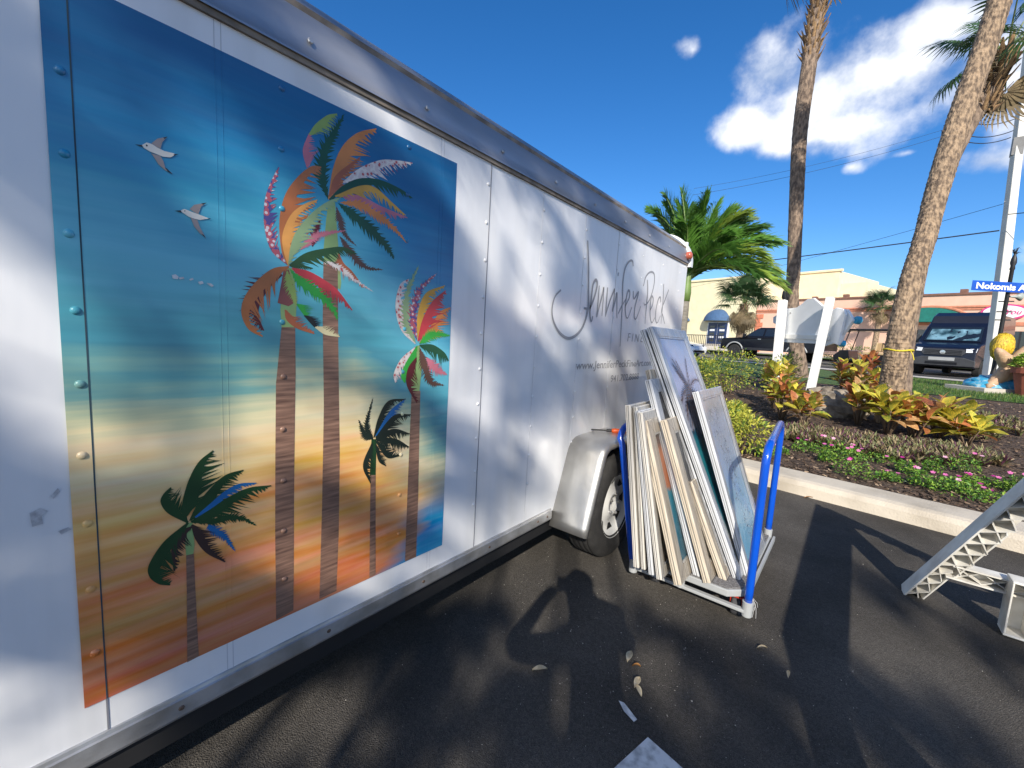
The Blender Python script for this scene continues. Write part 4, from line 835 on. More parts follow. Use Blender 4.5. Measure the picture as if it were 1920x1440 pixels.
def feather_palm(base, h, fr, label, ln, nl=64, tr_r=.085, lean=(0, 0), lw=.034, ll=.55):
    o = empty('feather_palm', base, 0, label, 'palm tree'); top = V(lean[0], lean[1], h)
    mb = MB(); mb.tube([top * t for t in (0, .15, .35, .55, .75, .9, 1)], [tr_r * 1.5, tr_r * 1.1, tr_r, tr_r, tr_r * .95, tr_r * .95, tr_r * .9], 14); mb.build('trunk', m_ptr, o, smooth=True)
    mb = MB(); mb.tube([top, top + V(0, 0, .18), top + V(0, 0, .5), top + V(0, 0, .75)], [tr_r * 1.0, tr_r * 1.15, tr_r * .75, tr_r * .35], 12); mb.build('crownshaft', m_sheath, o, smooth=True)
    c = top + V(0, 0, .55)
    for (az, el, l, dr, mi) in fr: pinnate(o, c + V(U(-.04, .04), U(-.04, .04), U(-.15, .1)), R_(az), R_(el), ln * l, dr, mi, nl, lw, ll)
    mb = MB(); mb.tube([c, c + V(.01, 0, .5), c + V(.02, .0, 1.05)], [.022, .016, .004], 6); mb.build('spear_leaf', m_sheath, o)
    return o
# azimuth 0 = +x; image right is about 39 degrees
FR = [(40, 83, 1.15, 0.15, 0), (30, 69, 1.2, 0.24, 0), (52, 61, 1.2, 0.28, 2), (38, 49, 1.2, 0.31, 0), (14, 43, 1.1, 0.39, 1), (60, 35, 1.15, 0.33, 0), (36, 25, 1.15, 0.31, 1), (72, 73, 1.1, 0.23, 2), (-15, 63, 1.05, 0.37, 0), (-45, 35, 1.0, 0.39, 0), (-25, 15, .95, 0.33, 2), (8, 11, 1.0, 0.32, 1),
      (120, 75, 1.1, 0.20, 2), (160, 77, 1.1, 0.18, 0), (205, 73, 1.1, 0.20, 0), (222, 81, 1.15, 0.15, 0), (235, 61, 1.1, 0.29, 2), (280, 68, 1.0, 0.32, 0), (100, 48, 1.1, 0.33, 2), (190, 43, 1.05, 0.35, 2), (215, 53, 1.1, 0.31, 0), (45, 84, 1.1, 0.09, 0), (20, 84, 1.1, 0.17, 2), (48, 55, 1.25, 0.24, 2), (30, 39, 1.25, 0.28, 0), (25, 61, 1.15, 0.28, 1), (44, 41, 1.3, 0.26, 0), (55, 75, 1.15, 0.18, 0), (34, 15, 1.1, 0.28, 0), (210, 65, 1.2, 0.22, 0), (228, 71, 1.2, 0.20, 2), (50, 68, 1.25, 0.20, 0), (62, 53, 1.2, 0.26, 0), (20, 53, 1.2, 0.28, 2), (40, 63, 1.1, 0.28, 1)]
feather_palm((-1.62, 9.15, terr(-1.62, 9.15)), 1.9, FR, 'bushy green feather palm rising behind the rear end of the trailer', 1.85, 84, lw=.040, ll=.64)
# --- fan palms
m_fan = [mat('fan_leaf', (.045, .10, .035), r=.45, var=.25, ns=4, transl=.3, rand=.2), mat('fan_leaf_dry', (.20, .15, .08), r=.7, var=.3, ns=4, transl=.2, rand=.2)]
m_pet = mat('petiole', (.14, .19, .06), r=.5); m_boot = mat('old_leaf_boots', (.30, .19, .095), r=.9, var=.4, ns=9, c2=(.10, .06, .035), stretch=(2, 2, .4), bump=.6, bs=30)
def fan_mesh(name, dry, seed, rad=.85, pet=1.0, nseg=34):
    rnd = random.Random(seed); mb = MB(); mb.cur = 1; P = [V(0, 0, 0), V(pet * .5, 0, .04), V(pet, 0, -.03)]; mb.tube(P, [.022, .016, .012], 5); mb.cur = 0
    c = P[-1]
    for k in range(nseg):
        f = (k / (nseg - 1) - .5) * 2; an = f * R_(125); l = rad * (1.05 - .28 * abs(f)) * rnd.uniform(.88, 1.06)
        d = V(math.cos(an), math.sin(an), .10 * abs(f) - .05); s = V(-math.sin(an), math.cos(an), 0); w = .030
        a = c + d * l * .05; b = c + d * l * .45 + V(0, 0, .05 - .10 * (k % 2) * .3); t = c + d * l + V(0, 0, -l * rnd.uniform(.18, .55) * (1.6 if dry else 1)); md_ = c + d * l * .74 + V(0, 0, -l * .10)
        mb.add([a - s * .006, a + s * .006, b + s * w, b - s * w, md_ + s * w * .7, md_ - s * w * .7, t], [(0, 1, 2, 3), (3, 2, 4, 5), (5, 4, 6)])
    me = mb.mesh(name); me.materials.append(m_fan[1 if dry else 0]); me.materials.append(m_pet); me.polygons.foreach_set('material_index', mb.mi); return me
FANS = [fan_mesh('fan', 0, k) for k in range(4)]; FAND = [fan_mesh('fan_dry', 1, 20 + k) for k in range(2)]
def trunk_mat(name, c, c2, ns):
    return mat(name, c, r=.92, var=.15, ns=ns, c2=c2, stretch=(1.4, 1.4, .55), bump=1.2, bs=26, det=8, lo=.38, hi=.62, rand=0)
m_sab = trunk_mat('sabal_bark', (.33, .235, .15), (.115, .082, .058), 19); m_sab2 = trunk_mat('sabal_bark_grey', (.24, .175, .125), (.10, .072, .055), 12)
def bark_tube(pts, rs, nr, n, amp, seed):
    """trunk with ragged rings and vertical checks as real relief"""
    rnd = random.Random(seed); P = catmull(pts, nr); mb = MB(); vs = []; k = len(rs) - 1
    ph = [rnd.uniform(0, 6) for _ in range(6)]; row = [rnd.uniform(-1, 1) for _ in range(n)]
    for i, p in enumerate(P):
        t = i / nr * k; s = min(int(t), k - 1); r = rs[s] + (rs[s + 1] - rs[s]) * (t - s)
        tg = (P[min(i + 1, nr)] - P[max(i - 1, 0)]).normalized(); a = tg.cross(V(0, 1, 0)).normalized(); b = a.cross(tg)
        ring = amp * (.6 if i % 3 == 0 else (-.55 if i % 3 == 2 else 0))
        if i % 3 == 0: row = [rnd.uniform(-1, 1) for _ in range(n)]
        for j in range(n):
            an = 2 * PI * j / n; dr = ring * (.5 + .5 * row[j]) + amp * .75 * row[j] * (.4 if i % 3 else 1) + amp * .8 * math.sin(an * 2 + ph[0] + i * .05)
            vs.append(p + (a * math.cos(an) + b * math.sin(an)) * (r + dr) + tg * row[j] * amp * .6)
    mb.add(vs, [(i * n + j, i * n + (j + 1) % n, (i + 1) * n + (j + 1) % n, (i + 1) * n + j) for i in range(nr) for j in range(n)])
    return mb
def crown(o, c, n, rmax=1., hang=.35, seed=1, dry=4, e0=80, e1=110):
    rnd = random.Random(seed)
    for k in range(n + dry):
        az = 2.399 * k + rnd.uniform(-.2, .2); el = R_(e0 - e1 * (k / (n + dry)) ** .9) if k < n else R_(rnd.uniform(-75, -45))
        d = V(math.cos(az) * math.cos(el), math.sin(az) * math.cos(el), math.sin(el)); q = orient(d).to_4x4() @ Matrix.Rotation(rnd.uniform(-.6, .6), 4, 'X') @ Matrix.Scale(rnd.uniform(.85, 1.15) * rmax, 4)
        q.translation = c + d * .06 + V(0, 0, rnd.uniform(-.2, .2)); inst((FANS if k < n else FAND)[rnd.randrange(4 if k < n else 2)], 'fan_leaf', o, q)
def boots(o, a, b, r, n, seed):
    """cut leaf bases round the top of the trunk"""
    rnd = random.Random(seed); a, b = Vector(a), Vector(b); ax = (b - a).normalized()
    bm = MB(); bm.add([V(0, -.05, 0), V(0, .05, 0), V(.05, .03, .16), V(.05, -.03, .16), V(.09, .012, .30), V(.085, -.012, .30), V(-.03, 0, .1)], [(0, 1, 2, 3), (3, 2, 4, 5), (0, 3, 6), (1, 6, 2)]); me = bm.mesh('leaf_boot'); me.materials.append(m_boot)
    for k in range(n):
        t = k / n; az = 2.399 * k; p = a.lerp(b, t); d = V(math.cos(az), math.sin(az), 0); mm = basis(d, V(-d.y, d.x, 0), V(0, 0, 1), p + d * r) @ Matrix.Rotation(rnd.uniform(.0, .45), 4, 'Y') @ Matrix.Scale(rnd.uniform(.8, 1.4), 4); inst(me, 'leaf_boot', o, mm)
def sabal(base, pts, rs, label, bark, nr=150, n=22, amp=.008, crown_n=26, boot=None, seed=3, cs=1., dry=4, name='cabbage_palm', group=None, e0=80, e1=110):
    base = Vector(base); o = empty(name, base, 0, label, 'palm tree', group); P = [Vector(p) - base for p in pts]
    bark_tube(P, rs, nr, n, amp, seed).build('trunk', bark, o, smooth=False)
    top = P[-1]; 
    if boot: boots(o, P[-1] - (P[-1] - P[-2]).normalized() * boot, P[-1], rs[-1], int(40 * boot), seed)
    if crown_n: crown(o, top + V(0, 0, .15), crown_n, cs, seed=seed, dry=dry, e0=e0, e1=e1)
    return o
zb = terr(1.83, 9.0)
sabal((1.78, 8.75, terr(1.78, 8.75)), [(1.77, 8.72, terr(1.78, 8.75) - .1), (1.72, 8.60, 1.0), (1.71, 8.53, 1.57), (1.745, 8.62, 2.4), (1.83, 8.82, 3.1), (1.90, 9.02, 3.87), (2.03, 9.28, 4.9), (2.20, 9.57, 6.0), (2.35, 9.85, 7.2), (2.62, 10.3, 9.6)], [.20, .16, .142, .14, .14, .14, .143, .145, .145, .14], 'thick leaning tan palm trunk with a yellow rope tied round it', m_sab, 330, 26, .0065, 24, None, 5)
rp = empty('rope', (1.72, 8.56, 1.44), 0, 'thin yellow rope tied round the leaning palm trunk', 'rope')
mb = MB(); mb.tube([V(math.cos(t) * .165, math.sin(t) * .165, -.01 * math.sin(t * 3) ) for t in [2 * PI * i / 28 for i in range(29)]], .014, 6); mb.build('loop', mat('yellow_rope', (.62, .50, .03), r=.7, bump=.5, bs=90), rp, smooth=True)
mb = MB(); mb.tube([V(.13, -.10, 0), V(.16, -.12, -.06), V(.18, -.12, -.13)], .007, 5); mb.build('tail', mat('yellow_rope_tail', (.62, .50, .03), r=.7), rp)
sabal((.05, 14.3, terr(.05, 14.3)), [(.10, 14.2, .45), (.06, 14.38, .8), (-.22, 14.40, 2.0), (-.38, 14.44, 3.0), (-.42, 14.48, 3.7), (-.58, 14.6, 5.6), (-.72, 14.79, 7.44), (-.74, 15.0, 9.0), (-.74, 15.25, 10.8), (-.72, 15.5, 13.0)], [.20, .19, .17, .165, .17, .175, .18, .19, .19, .18], 'tall slender grey palm trunk behind the white sign posts', m_sab2, 200, 18, .006, 22, 3.6, 8)
# palm whose crown shows behind the leaning trunk
P2 = [[2.1, 12.14, 0.33], [2.03, 12.28, 1.68], [2.09, 12.64, 3.83], [2.27, 13.0, 5.31], [2.61, 13.46, 6.57], [2.86, 13.77, 7.32], [2.98, 13.96, 7.89]]
sabal(P2[0], P2, [.16, .14, .135, .135, .14, .16, .16], 'cabbage palm with orange leaf bases half hidden behind the leaning trunk', m_sab2, 120, 16, .006, 11, 1.5, 23, .85, 2, e0=70, e1=125)
# palms behind the camera: their crowns dapple the trailer and the asphalt
def shade_palm(tx, ty, tz, dist, cs, cn, lb, k):
    c = V(tx, ty, tz) + SUNV * (dist * 1.35); cs *= 1.22
    sabal((c.x + .2, c.y, 0), [(c.x + .2, c.y, -.1), (c.x + .05, c.y, c.z * .4), (c.x, c.y, c.z * .75), c], [.03, .02, .017, .017], lb, m_sab2, 40, 10, .002, cn, None, 40 + k, cs, 0)  # stems thinned so they cast almost no shadow
SHADE = [(0, .25, 2.02, 6., .48, 9, 'short fan palm behind the camera shading the top of the mural'), (0, .35, 1.25, 6.5, .32, 11, 'small fan palm behind the camera shading the mural band'), (0, .92, 1.14, 7., .30, 10, 'small fan palm behind the camera shading the mural trunks'),
 (0, 1.5, 1.75, 6.5, .42, 7, 'short fan palm behind the camera shading the white panel'), (0, 2.15, 1.35, 7.5, .46, 7, 'fan palm behind the camera shading the script lettering'), (0, 2.75, 1.75, 8., .44, 5, 'fan palm behind the camera shading the rear panel'), (0, 2.3, .75, 7., .25, 4, 'small fan palm behind the camera shading the fender'), (0, -.05, .30, 6., .26, 8, 'low fan palm behind the camera shading the trailer sill'), (0, -.5, 1.4, 7., .42, 10, 'fan palm behind the camera shading the front of the trailer'),
 (2.25, .95, 0, 7., .40, 10, 'fan palm behind the camera shading the right asphalt'), (1.35, .55, 0, 6., .26, 10, 'low fan palm behind the camera shading the painted stripe'), (.55, .42, 0, 5.5, .22, 10, 'low fan palm behind the camera shading the asphalt by the sill'), (2.4, 1.9, 0, 8., .34, 6, 'fan palm behind the camera shading the barricade'),
 (.08, .72, 0, 5., .14, 14, 'dwarf fan palm behind the camera nearest the trailer front'), (.2, .5, 0, 5.2, .16, 14, 'second dwarf fan palm from the trailer front behind the camera'), (.55, .7, 0, 5.4, .15, 14, 'third dwarf fan palm from the trailer front behind the camera'), (.85, .85, 0, 5.6, .17, 14, 'dwarf fan palm left of the photographer behind the camera'), (1.2, 1.0, 0, 5.8, .17, 14, 'dwarf fan palm right of the photographer behind the camera')]  # dwarf palms added out of view to darken the near asphalt
for k, a in enumerate(SHADE): shade_palm(*a, k)
# --- shrubs, crotons, groundcover
m_vs = [mat('variegated_leaf_yellow', (.52, .50, .07), r=.5, var=.15, ns=9, transl=.25), mat('variegated_leaf_green', (.10, .19, .035), r=.5, var=.2, ns=9, transl=.25), mat('variegated_leaf_lime', (.30, .36, .05), r=.5, var=.2, transl=.25)]
m_twig = mat('twig', (.16, .11, .07), r=.9)
def shrub(name, base, rx, ry, h, n, lsz, weights, label, cat='shrub', group=None, lumps=6, seed=0):
    rnd = random.Random(seed); o = empty(name, base, 0, label, cat, group); mb = MB()
    L_ = [(V(rnd.uniform(-.6, .6) * rx, rnd.uniform(-.6, .6) * ry, h * rnd.uniform(.35, .72)), rnd.uniform(.4, .62)) for _ in range(lumps)]
    for i in range(n):
        c, s = rnd.choice(L_); d = V(rnd.gauss(0, 1), rnd.gauss(0, 1), rnd.gauss(.15, 1)).normalized(); r = rnd.uniform(.7, 1.05)
        p = c + V(d.x * rx * s * r, d.y * ry * s * r, d.z * h * .45 * r)
        if p.z < .02: p.z = rnd.uniform(.02, .1)
        dr = (d + V(rnd.gauss(0, .5), rnd.gauss(0, .5), rnd.gauss(.25, .45))).normalized(); q = orient(dr, roll=rnd.uniform(-.8, .8)); l = lsz * rnd.uniform(.6, 1.25); w = l * .42
        mb.cur = rnd.choices(range(len(weights)), weights)[0]
        mb.add([p + q @ v for v in (V(0, 0, 0), V(l * .4, -w * .5, .12 * l), V(l * .45, 0, 0), V(l * .4, w * .5, .12 * l), V(l, 0, -.12 * l))], [(0, 1, 2), (0, 2, 3), (1, 4, 2), (2, 4, 3)])
    f = mb.build('foliage', m_vs, o); f['kind'] = 'stuff'
    mb = MB()
    for c, s in L_:
        mb.tube([V(c.x * .2, c.y * .2, -.02), c * .5 + V(0, 0, .02), c], [.012, .009, .005], 5)
    mb.build('stem', m_twig, o); return o
def gp(x, y, dz=0): return V(x, y, terr(x, y) + dz)
shrub('variegated_shrub', gp(.30, 5.62), .42, .40, .42, 1500, .062, (6, 1, 3), 'low yellow-green variegated shrub beside the cart handle', seed=1)
shrub('variegated_shrub', gp(-.05, 6.15), .34, .34, .44, 1000, .06, (6, 1, 3), 'yellow-green shrub behind the blue picture', seed=2)
shrub('variegated_shrub', gp(-1.15, 8.9), .45, .5, .75, 1500, .06, (3, 4, 3), 'taller variegated bush beside the tall picture frame', seed=3)
shrub('variegated_shrub', gp(-.75, 9.7), .5, .5, .85, 1500, .06, (3, 4, 3), 'yellow flecked bush left of the white sign post', seed=4)
shrub('variegated_shrub', gp(-.1, 10.9), .5, .4, .75, 1000, .07, (2, 4, 3), 'variegated bush under the sign board', seed=5)
# crotons: big painted leaves, each its own piece
def croton_mat(name, a, b, c):
    M_ = mat(name, a, r=.4, var=.1, ns=26, c2=b, det=3, lo=.42, hi=.58, rand=.25, transl=.3, stretch=(1, 2.5, 1)); return M_
m_cr = [croton_mat('croton_yellow', (.72, .55, .07), (.42, .42, .06), 0), croton_mat('croton_orange', (.56, .24, .07), (.44, .14, .06), 0), croton_mat('croton_green', (.15, .24, .04), (.50, .44, .06), 0), croton_mat('croton_rust', (.34, .11, .05), (.22, .08, .04), 0), croton_mat('croton_pale', (.62, .42, .20), (.52, .26, .10), 0)]
CL = [leaf_mesh('croton_leaf_%d' % k, .235, .105, m_cr[k], .16, .42, 6, 1.25) for k in range(5)]
def croton(base, h, r, nb, nl, label, seed, w=(5, 3, 3, 2, 3), sc=1.):
    rnd = random.Random(seed); o = empty('croton_plant', base, 0, label, 'croton', 'crotons in the planting bed')
    for b in range(nb):
        az = 2 * PI * b / nb + rnd.uniform(-.4, .4); rr = r * rnd.uniform(.15, .85); top = V(math.cos(az) * rr, math.sin(az) * rr, h * rnd.uniform(.62, .95))
        mb = MB(); mb.tube([V(top.x * .1, top.y * .1, -.03), V(top.x * .5, top.y * .5, top.z * .45), top], [.014, .011, .007], 6); mb.build('stem', m_twig, o, smooth=True)
        for k in range(nl):
            a2 = 2.399 * k + rnd.uniform(-.3, .3); t = k / nl; el = R_(72 - 70 * t + rnd.uniform(-18, 18)); d = V(math.cos(a2) * math.cos(el), math.sin(a2) * math.cos(el), math.sin(el))
            q = orient(d, roll=rnd.uniform(-.5, .5)).to_4x4() @ Matrix.Scale(sc * rnd.uniform(.6, 1.15), 4); q.translation = top * (1 - .45 * t * t) + V(0, 0, -.02 * h * k / nl) + d * .015
            inst(CL[rnd.choices(range(5), (w[0] * 1.5, w[1] * .55, w[2] * 1.5, w[3] * .6, w[4]))[0]], 'leaf', o, q)
CRO = [((.45, 7.75), .62, .30, 8, 11, 'leggy croton with yellow and bronze leaves before the left sign post', (4, 3, 4, 3, 2), 1.),
 ((.22, 8.7), .72, .32, 7, 11, 'croton with bright yellow leaf tips at the left sign post', (6, 1, 4, 1, 2), 1.),
 ((.78, 7.35), .42, .24, 6, 10, 'low croton with tan leaves at the foot of the right sign post', (4, 4, 2, 2, 3), .95),
 ((1.12, 10.2), .72, .38, 8, 11, 'croton spreading yellow leaves right of the sign post', (5, 3, 3, 2, 3), 1.),
 ((1.55, 9.8), .66, .35, 8, 11, 'tall croton with orange leaves before the leaning palm', (3, 5, 2, 3, 3), 1.),
 ((1.38, 8.15), .52, .32, 8, 11, 'croton with pale orange leaves beside the rock', (3, 4, 3, 2, 4), 1.),
 ((1.70, 7.75), .48, .34, 8, 11, 'broad yellow-orange croton in the middle of the bed', (5, 4, 3, 1, 4), 1.05),
 ((1.98, 7.85), .42, .30, 7, 11, 'croton with big folded tan leaves below the leaning palm', (4, 4, 3, 1, 4), 1.1),
 ((2.22, 7.95), .40, .30, 7, 10, 'rust and yellow croton toward the right end of the bed', (4, 3, 3, 4, 2), 1.05),
 ((2.46, 7.75), .26, .26, 6, 10, 'lowest bright yellow croton at the right end of the bed', (9, 3, 3, 0, 2), 1.15)]
for k, ((x, y), h, r, nb, nl, lb, w, sc) in enumerate(CRO): croton(gp(x, y), h, r, nb, nl, lb, 60 + k, w, sc)
# one red bract leaf bush beyond
croton(gp(1.45, 11.6), .95, .30, 5, 10, 'croton with bright red-orange top leaves by the leaning palm', 90, (0, 7, 2, 4, 0), .9)
# purple rosette groundcover: nobody could count its leaves
m_rh = [mat('oyster_leaf_green', (.19, .21, .085), r=.5, var=.25, transl=.15), mat('oyster_leaf_purple', (.13, .045, .08), r=.5, var=.3, transl=.15), mat('oyster_leaf_tan', (.30, .23, .12), r=.6, var=.2)]
mb = MB(); rnd = random.Random(5)
def rosette(p, sc):
    for k in range(13):
        az = rnd.uniform(0, 2 * PI); el = R_(rnd.uniform(35, 80)); d = V(math.cos(az) * math.cos(el), math.sin(az) * math.cos(el), math.sin(el)); s = V(-math.sin(az), math.cos(az), 0); l = sc * rnd.uniform(.09, .16); w = .013
        mb.cur = rnd.choices((0, 1, 2), (5, 3, 4))[0]; a = p + d * .01; b = p + d * l * .5; t = p + d * l + V(math.cos(az), math.sin(az), -.25) * l * .18
        mb.add([a - s * w * .6, a + s * w * .6, b + s * w, b - s * w, t], [(0, 1, 2, 3), (3, 2, 4)])
def blob(x, y, rx, ry, n, sc=1.):
    for i in range(n):
        r = math.sqrt(rnd.random()); a = rnd.uniform(0, 2 * PI); rosette(gp(x + math.cos(a) * r * rx, y + math.sin(a) * r * ry), sc)
blob(.85, 6.75, .30, .45, 110); blob(1.25, 6.75, .35, .45, 140); blob(1.65, 6.65, .38, .45, 150); blob(2.0, 6.85, .34, .45, 130); blob(2.35, 7.0, .3, .35, 70); blob(2.85, 9.6, .5, .9, 160); blob(2.6, 8.8, .3, .6, 80); blob(2.45, 9.8, .4, .8, 100)
tag(mb.build('purple_groundcover', m_rh), 'low purple and green oyster plant groundcover before the crotons', 'groundcover', kind='stuff')
# periwinkles with pink flowers
m_pw = [mat('periwinkle_leaf', (.13, .29, .035), r=.5, var=.25, transl=.25), mat('periwinkle_leaf_light', (.26, .40, .05), r=.5, var=.2, transl=.25), mat('periwinkle_leaf_dark', (.04, .11, .02), r=.5, transl=.2)]
fm_ = []
for nm, c in (('pink_petal', (.72, .18, .42)), ('magenta_petal', (.55, .02, .28)), ('pale_petal', (.78, .42, .55))):
    b_ = MB()
    for k in range(5):
        a = 2 * PI * k / 5; d = V(math.cos(a), math.sin(a), .12); s = V(-math.sin(a), math.cos(a), 0)
        b_.add([V(0, 0, 0), d * .013 - s * .009, d * .022 - s * .006, d * .022 + s * .006, d * .013 + s * .009], [(0, 1, 2, 3, 4)])
    me = b_.mesh('flower_' + nm); me.materials.append(mat(nm, c, r=.6, transl=.2)); fm_.append(me)
PWI = [(.72, 5.72), (.86, 5.95), (1.08, 5.62), (1.12, 6.1), (1.32, 5.8), (1.38, 5.42), (1.55, 6.0), (1.60, 5.5), (1.74, 5.75), (1.82, 5.32), (1.95, 5.95), (1.98, 5.55), (2.10, 5.28), (2.18, 5.75), (2.32, 5.45), (2.38, 5.95), (2.50, 5.25), (2.55, 5.7), (.62, 5.45), (1.28, 6.25), (2.2, 6.15)]
for k, (x, y) in enumerate(PWI):
    o = empty('periwinkle_plant', gp(x, y), 0, 'green periwinkle plant with small pink flowers near the kerb', 'flower', 'periwinkles along the kerb'); mb = MB(); r = rnd.uniform(.08, .2); h = rnd.uniform(.06, .2); x += rnd.uniform(-.06, .06); y += rnd.uniform(-.1, .1); o.location = gp(x, y)
    if k in (18, 2, 0): r *= .8
    for i in range(270):
        a = rnd.uniform(0, 2 * PI); q_ = math.sqrt(rnd.random()); p = V(math.cos(a) * q_ * r, math.sin(a) * q_ * r, rnd.uniform(.15, 1) * h * (1 - .5 * q_ * q_)); d = V(rnd.gauss(0, .7), rnd.gauss(0, .7), rnd.gauss(.45, .3)); q = orient(d, roll=rnd.uniform(-.6, .6)); l = rnd.uniform(.022, .04); w = l * .5
        mb.cur = rnd.choices((0, 1, 2), (4, 3, 3))[0]; mb.add([p + q @ v for v in (V(0, 0, 0), V(l * .5, -w / 2, .003), V(l, 0, -.003), V(l * .5, w / 2, .003))], [(0, 1, 2), (0, 2, 3)])
    f = mb.build('foliage', m_pw, o); f['kind'] = 'stuff'
    for i in range(rnd.choice((1, 2, 3, 3, 4))):
        a = rnd.uniform(0, 2 * PI); q_ = rnd.random() * .9; mm = Matrix.Translation((math.cos(a) * q_ * r, math.sin(a) * q_ * r, h * 1.05)) @ Matrix.Rotation(rnd.uniform(.1, .8), 4, 'X') @ Matrix.Rotation(rnd.uniform(0, 6), 4, 'Z'); inst(fm_[rnd.choice((0, 0, 1, 2))], 'flower', o, mm @ Matrix.Scale(.85, 4))
# rock between the crotons
mb = MB(); rr = random.Random(9); n1, n2 = 9, 14; vs = []
for i in range(n1 + 1):
    f = PI * i / n1
    for j in range(n2):
        a = 2 * PI * j / n2; k = 1 + rr.uniform(-.14, .14); vs.append(V(math.sin(f) * math.cos(a) * .48 * k, math.sin(f) * math.sin(a) * .35 * k, math.cos(f) * .30 * k))
mb.add(vs, [(i * n2 + j, i * n2 + (j + 1) % n2, (i + 1) * n2 + (j + 1) % n2, (i + 1) * n2 + j) for i in range(n1) for j in range(n2)])
o = mb.build('rock', mat('limestone', (.26, .22, .17), r=.95, var=.3, ns=7, c2=(.11, .09, .07), bump=1, bs=18), None); o.location = gp(1.0, 8.75, .14); tag(o, 'weathered brown boulder between the crotons and the sign post', 'rock')
# ---------------------------------------------------------------- carved sign seen from behind
m_wood = mat('white_sign_paint', (.80, .79, .76), r=.55, var=.04, ns=6); m_signb = mat('sign_back_grey', (.80, .81, .82), r=.6, var=.05, ns=3); m_sblue = mat('sign_edge_blue', (.03, .33, .55), r=.5)
sg = empty('wooden_sign', (.63, 9.67, .37), 0, 'back of a carved white wooden sign on two square posts in the bed', 'sign'); SG = V(.63, 9.67, .37)
def post(a, b, w, par, off, mtl):
    a, b = Vector(a) - off, Vector(b) - off; ax = (b - a).normalized(); x = V(.94, -.33, 0); x = (x - ax * x.dot(ax)).normalized(); y = ax.cross(x); mb = MB()
    ps = [p + x * i * w / 2 + y * j * w / 2 for p in (a, b) for i in (-1, 1) for j in (-1, 1)]
    mb.add(ps, [(0, 1, 3, 2), (4, 6, 7, 5), (0, 4, 5, 1), (2, 3, 7, 6), (0, 2, 6, 4), (1, 5, 7, 3)]); return mb.build('post', mtl, par, bevel=.006)
PR0, PR1 = V(.63, 9.67, .25), V(.745, 10.0, 2.37); PL0, PL1 = V(-.045, 10.70, .35), V(-.126, 10.915, 2.416)
post(PR0, PR1, .115, sg, SG, m_wood); post(PL0, PL1, .14, sg, SG, m_wood)
# board: outline in the plane through both posts, set on the far side
ux = (V(PR1.x, PR1.y, 0) - V(PL1.x, PL1.y, 0)).normalized(); ny = V(-ux.y, ux.x, 0)
if ny.y < 0: ny = -ny
B0 = V(PL1.x, PL1.y, 0) + ny * .12
def outline(pts): return [B0 + ux * a + V(0, 0, z) - SG for a, z in pts]
mb = MB(); mb.prism(outline(SIGN_A), ny * .05); mb.build('board', m_signb, sg, bevel=.006)
mb = MB(); mb.prism([p + ny * .055 for p in outline(SIGN_B)], ny * .06); mb.build('carved_wave', m_signb, sg, bevel=.006)
for (a, z, r) in SIGN_D:
    mb = MB(); mb.lathe([(.001, -.03), (r * .8, -.03), (r, -.01), (r, .05), (.001, .05)], B0 + ux * a + V(0, 0, z) + ny * .13 - SG, ny, 18); mb.build('blue_scroll', m_sblue, sg, smooth=False)
for (a, z) in ((.02, 1.62), (.02, 2.15), (.93, 1.60), (.97, 2.12)):
    mb = MB(); mb.lathe([(.001, -.018), (.016, -.014), (.02, 0)], B0 + ux * (a + .11) + V(0, 0, z) - SG, ny, 10); mb.build('bolt', m_grey, sg)
mb = MB(); mb.prism([B0 + ux * a + V(0, 0, z) - SG - ny * .032 for a, z in ((.05, 1.60), (1.25, 1.58), (1.25, 1.67), (.05, 1.69))], ny * .030); mb.build('batten', m_wood, sg)
# ---------------------------------------------------------------- street name sign on a lamp post
m_dk = mat('black_cast_iron', (.018, .018, .02), r=.5); m_sign = mat('street_sign_blue', (.008, .075, .42), r=.4); m_swh = mat('reflective_white', (.85, .85, .85), r=.5)
lp = empty('lamp_post', (3.93, 15.8, terr(3.93, 15.8)), 0, 'black lamp post carrying the blue street name sign', 'lamp post'); zl = terr(3.93, 15.8)
mb = MB(); mb.lathe([(.10, 0), (.10, .25), (.065, .32), (.045, .5), (.038, 2.95), (.05, 2.97), (.04, 3.05), (.06, 3.12), (.05, 3.22), (.015, 3.34), (.001, 3.4)], (0, 0, 0), (0, 0, 1), 16); mb.build('post', m_dk, lp, smooth=True)
for zz in (1.75, 1.95, 2.2, 2.45): mb = MB(); mb.box((0, 0, zz), (.26, .03, .03)); mb.build('bracket', m_dk, lp)
mb = MB(); mb.lathe([(.02, 0), (.035, .10), (.06, .16), (.10, .20), (.105, .2), (.03, .1)], (.05, .03, 2.32), (.9, .35, 0), 14); mb.build('horn_speaker', mat('grey_horn', (.34, .38, .36), r=.5), lp, smooth=True)
for k in range(9):
    mb = MB(); an = k * .7; mb.tube([V(0, 0, 3.3), V(math.cos(an) * .05, math.sin(an) * .05, 3.36 + .015 * k), V(math.cos(an) * .10, math.sin(an) * .10, 3.36 + .03 * (k % 3))], [.010, .007, .002], 4); mb.build('finial_leaf', m_dk, lp)
ns_ = empty('street_sign', (0, 0, 0), 0, 'blue street name sign with white letters above the starfish', 'street sign')
sx = V(.775, .63, .0).normalized(); sn = V(.63, -.775, 0) * 1.0; so = V(3.04, 15.30, 3.045) + sn * .26; 
mb = MB(); hgt = .235
mb.prism([so + sn * .012, so + sx * 2.0 + sn * .012, so + sx * 2.0 + V(0, 0, hgt) + sn * .012, so + V(0, 0, hgt) + sn * .012], -sn * .012); mb.build('plate', m_sign, ns_, bevel=.004)
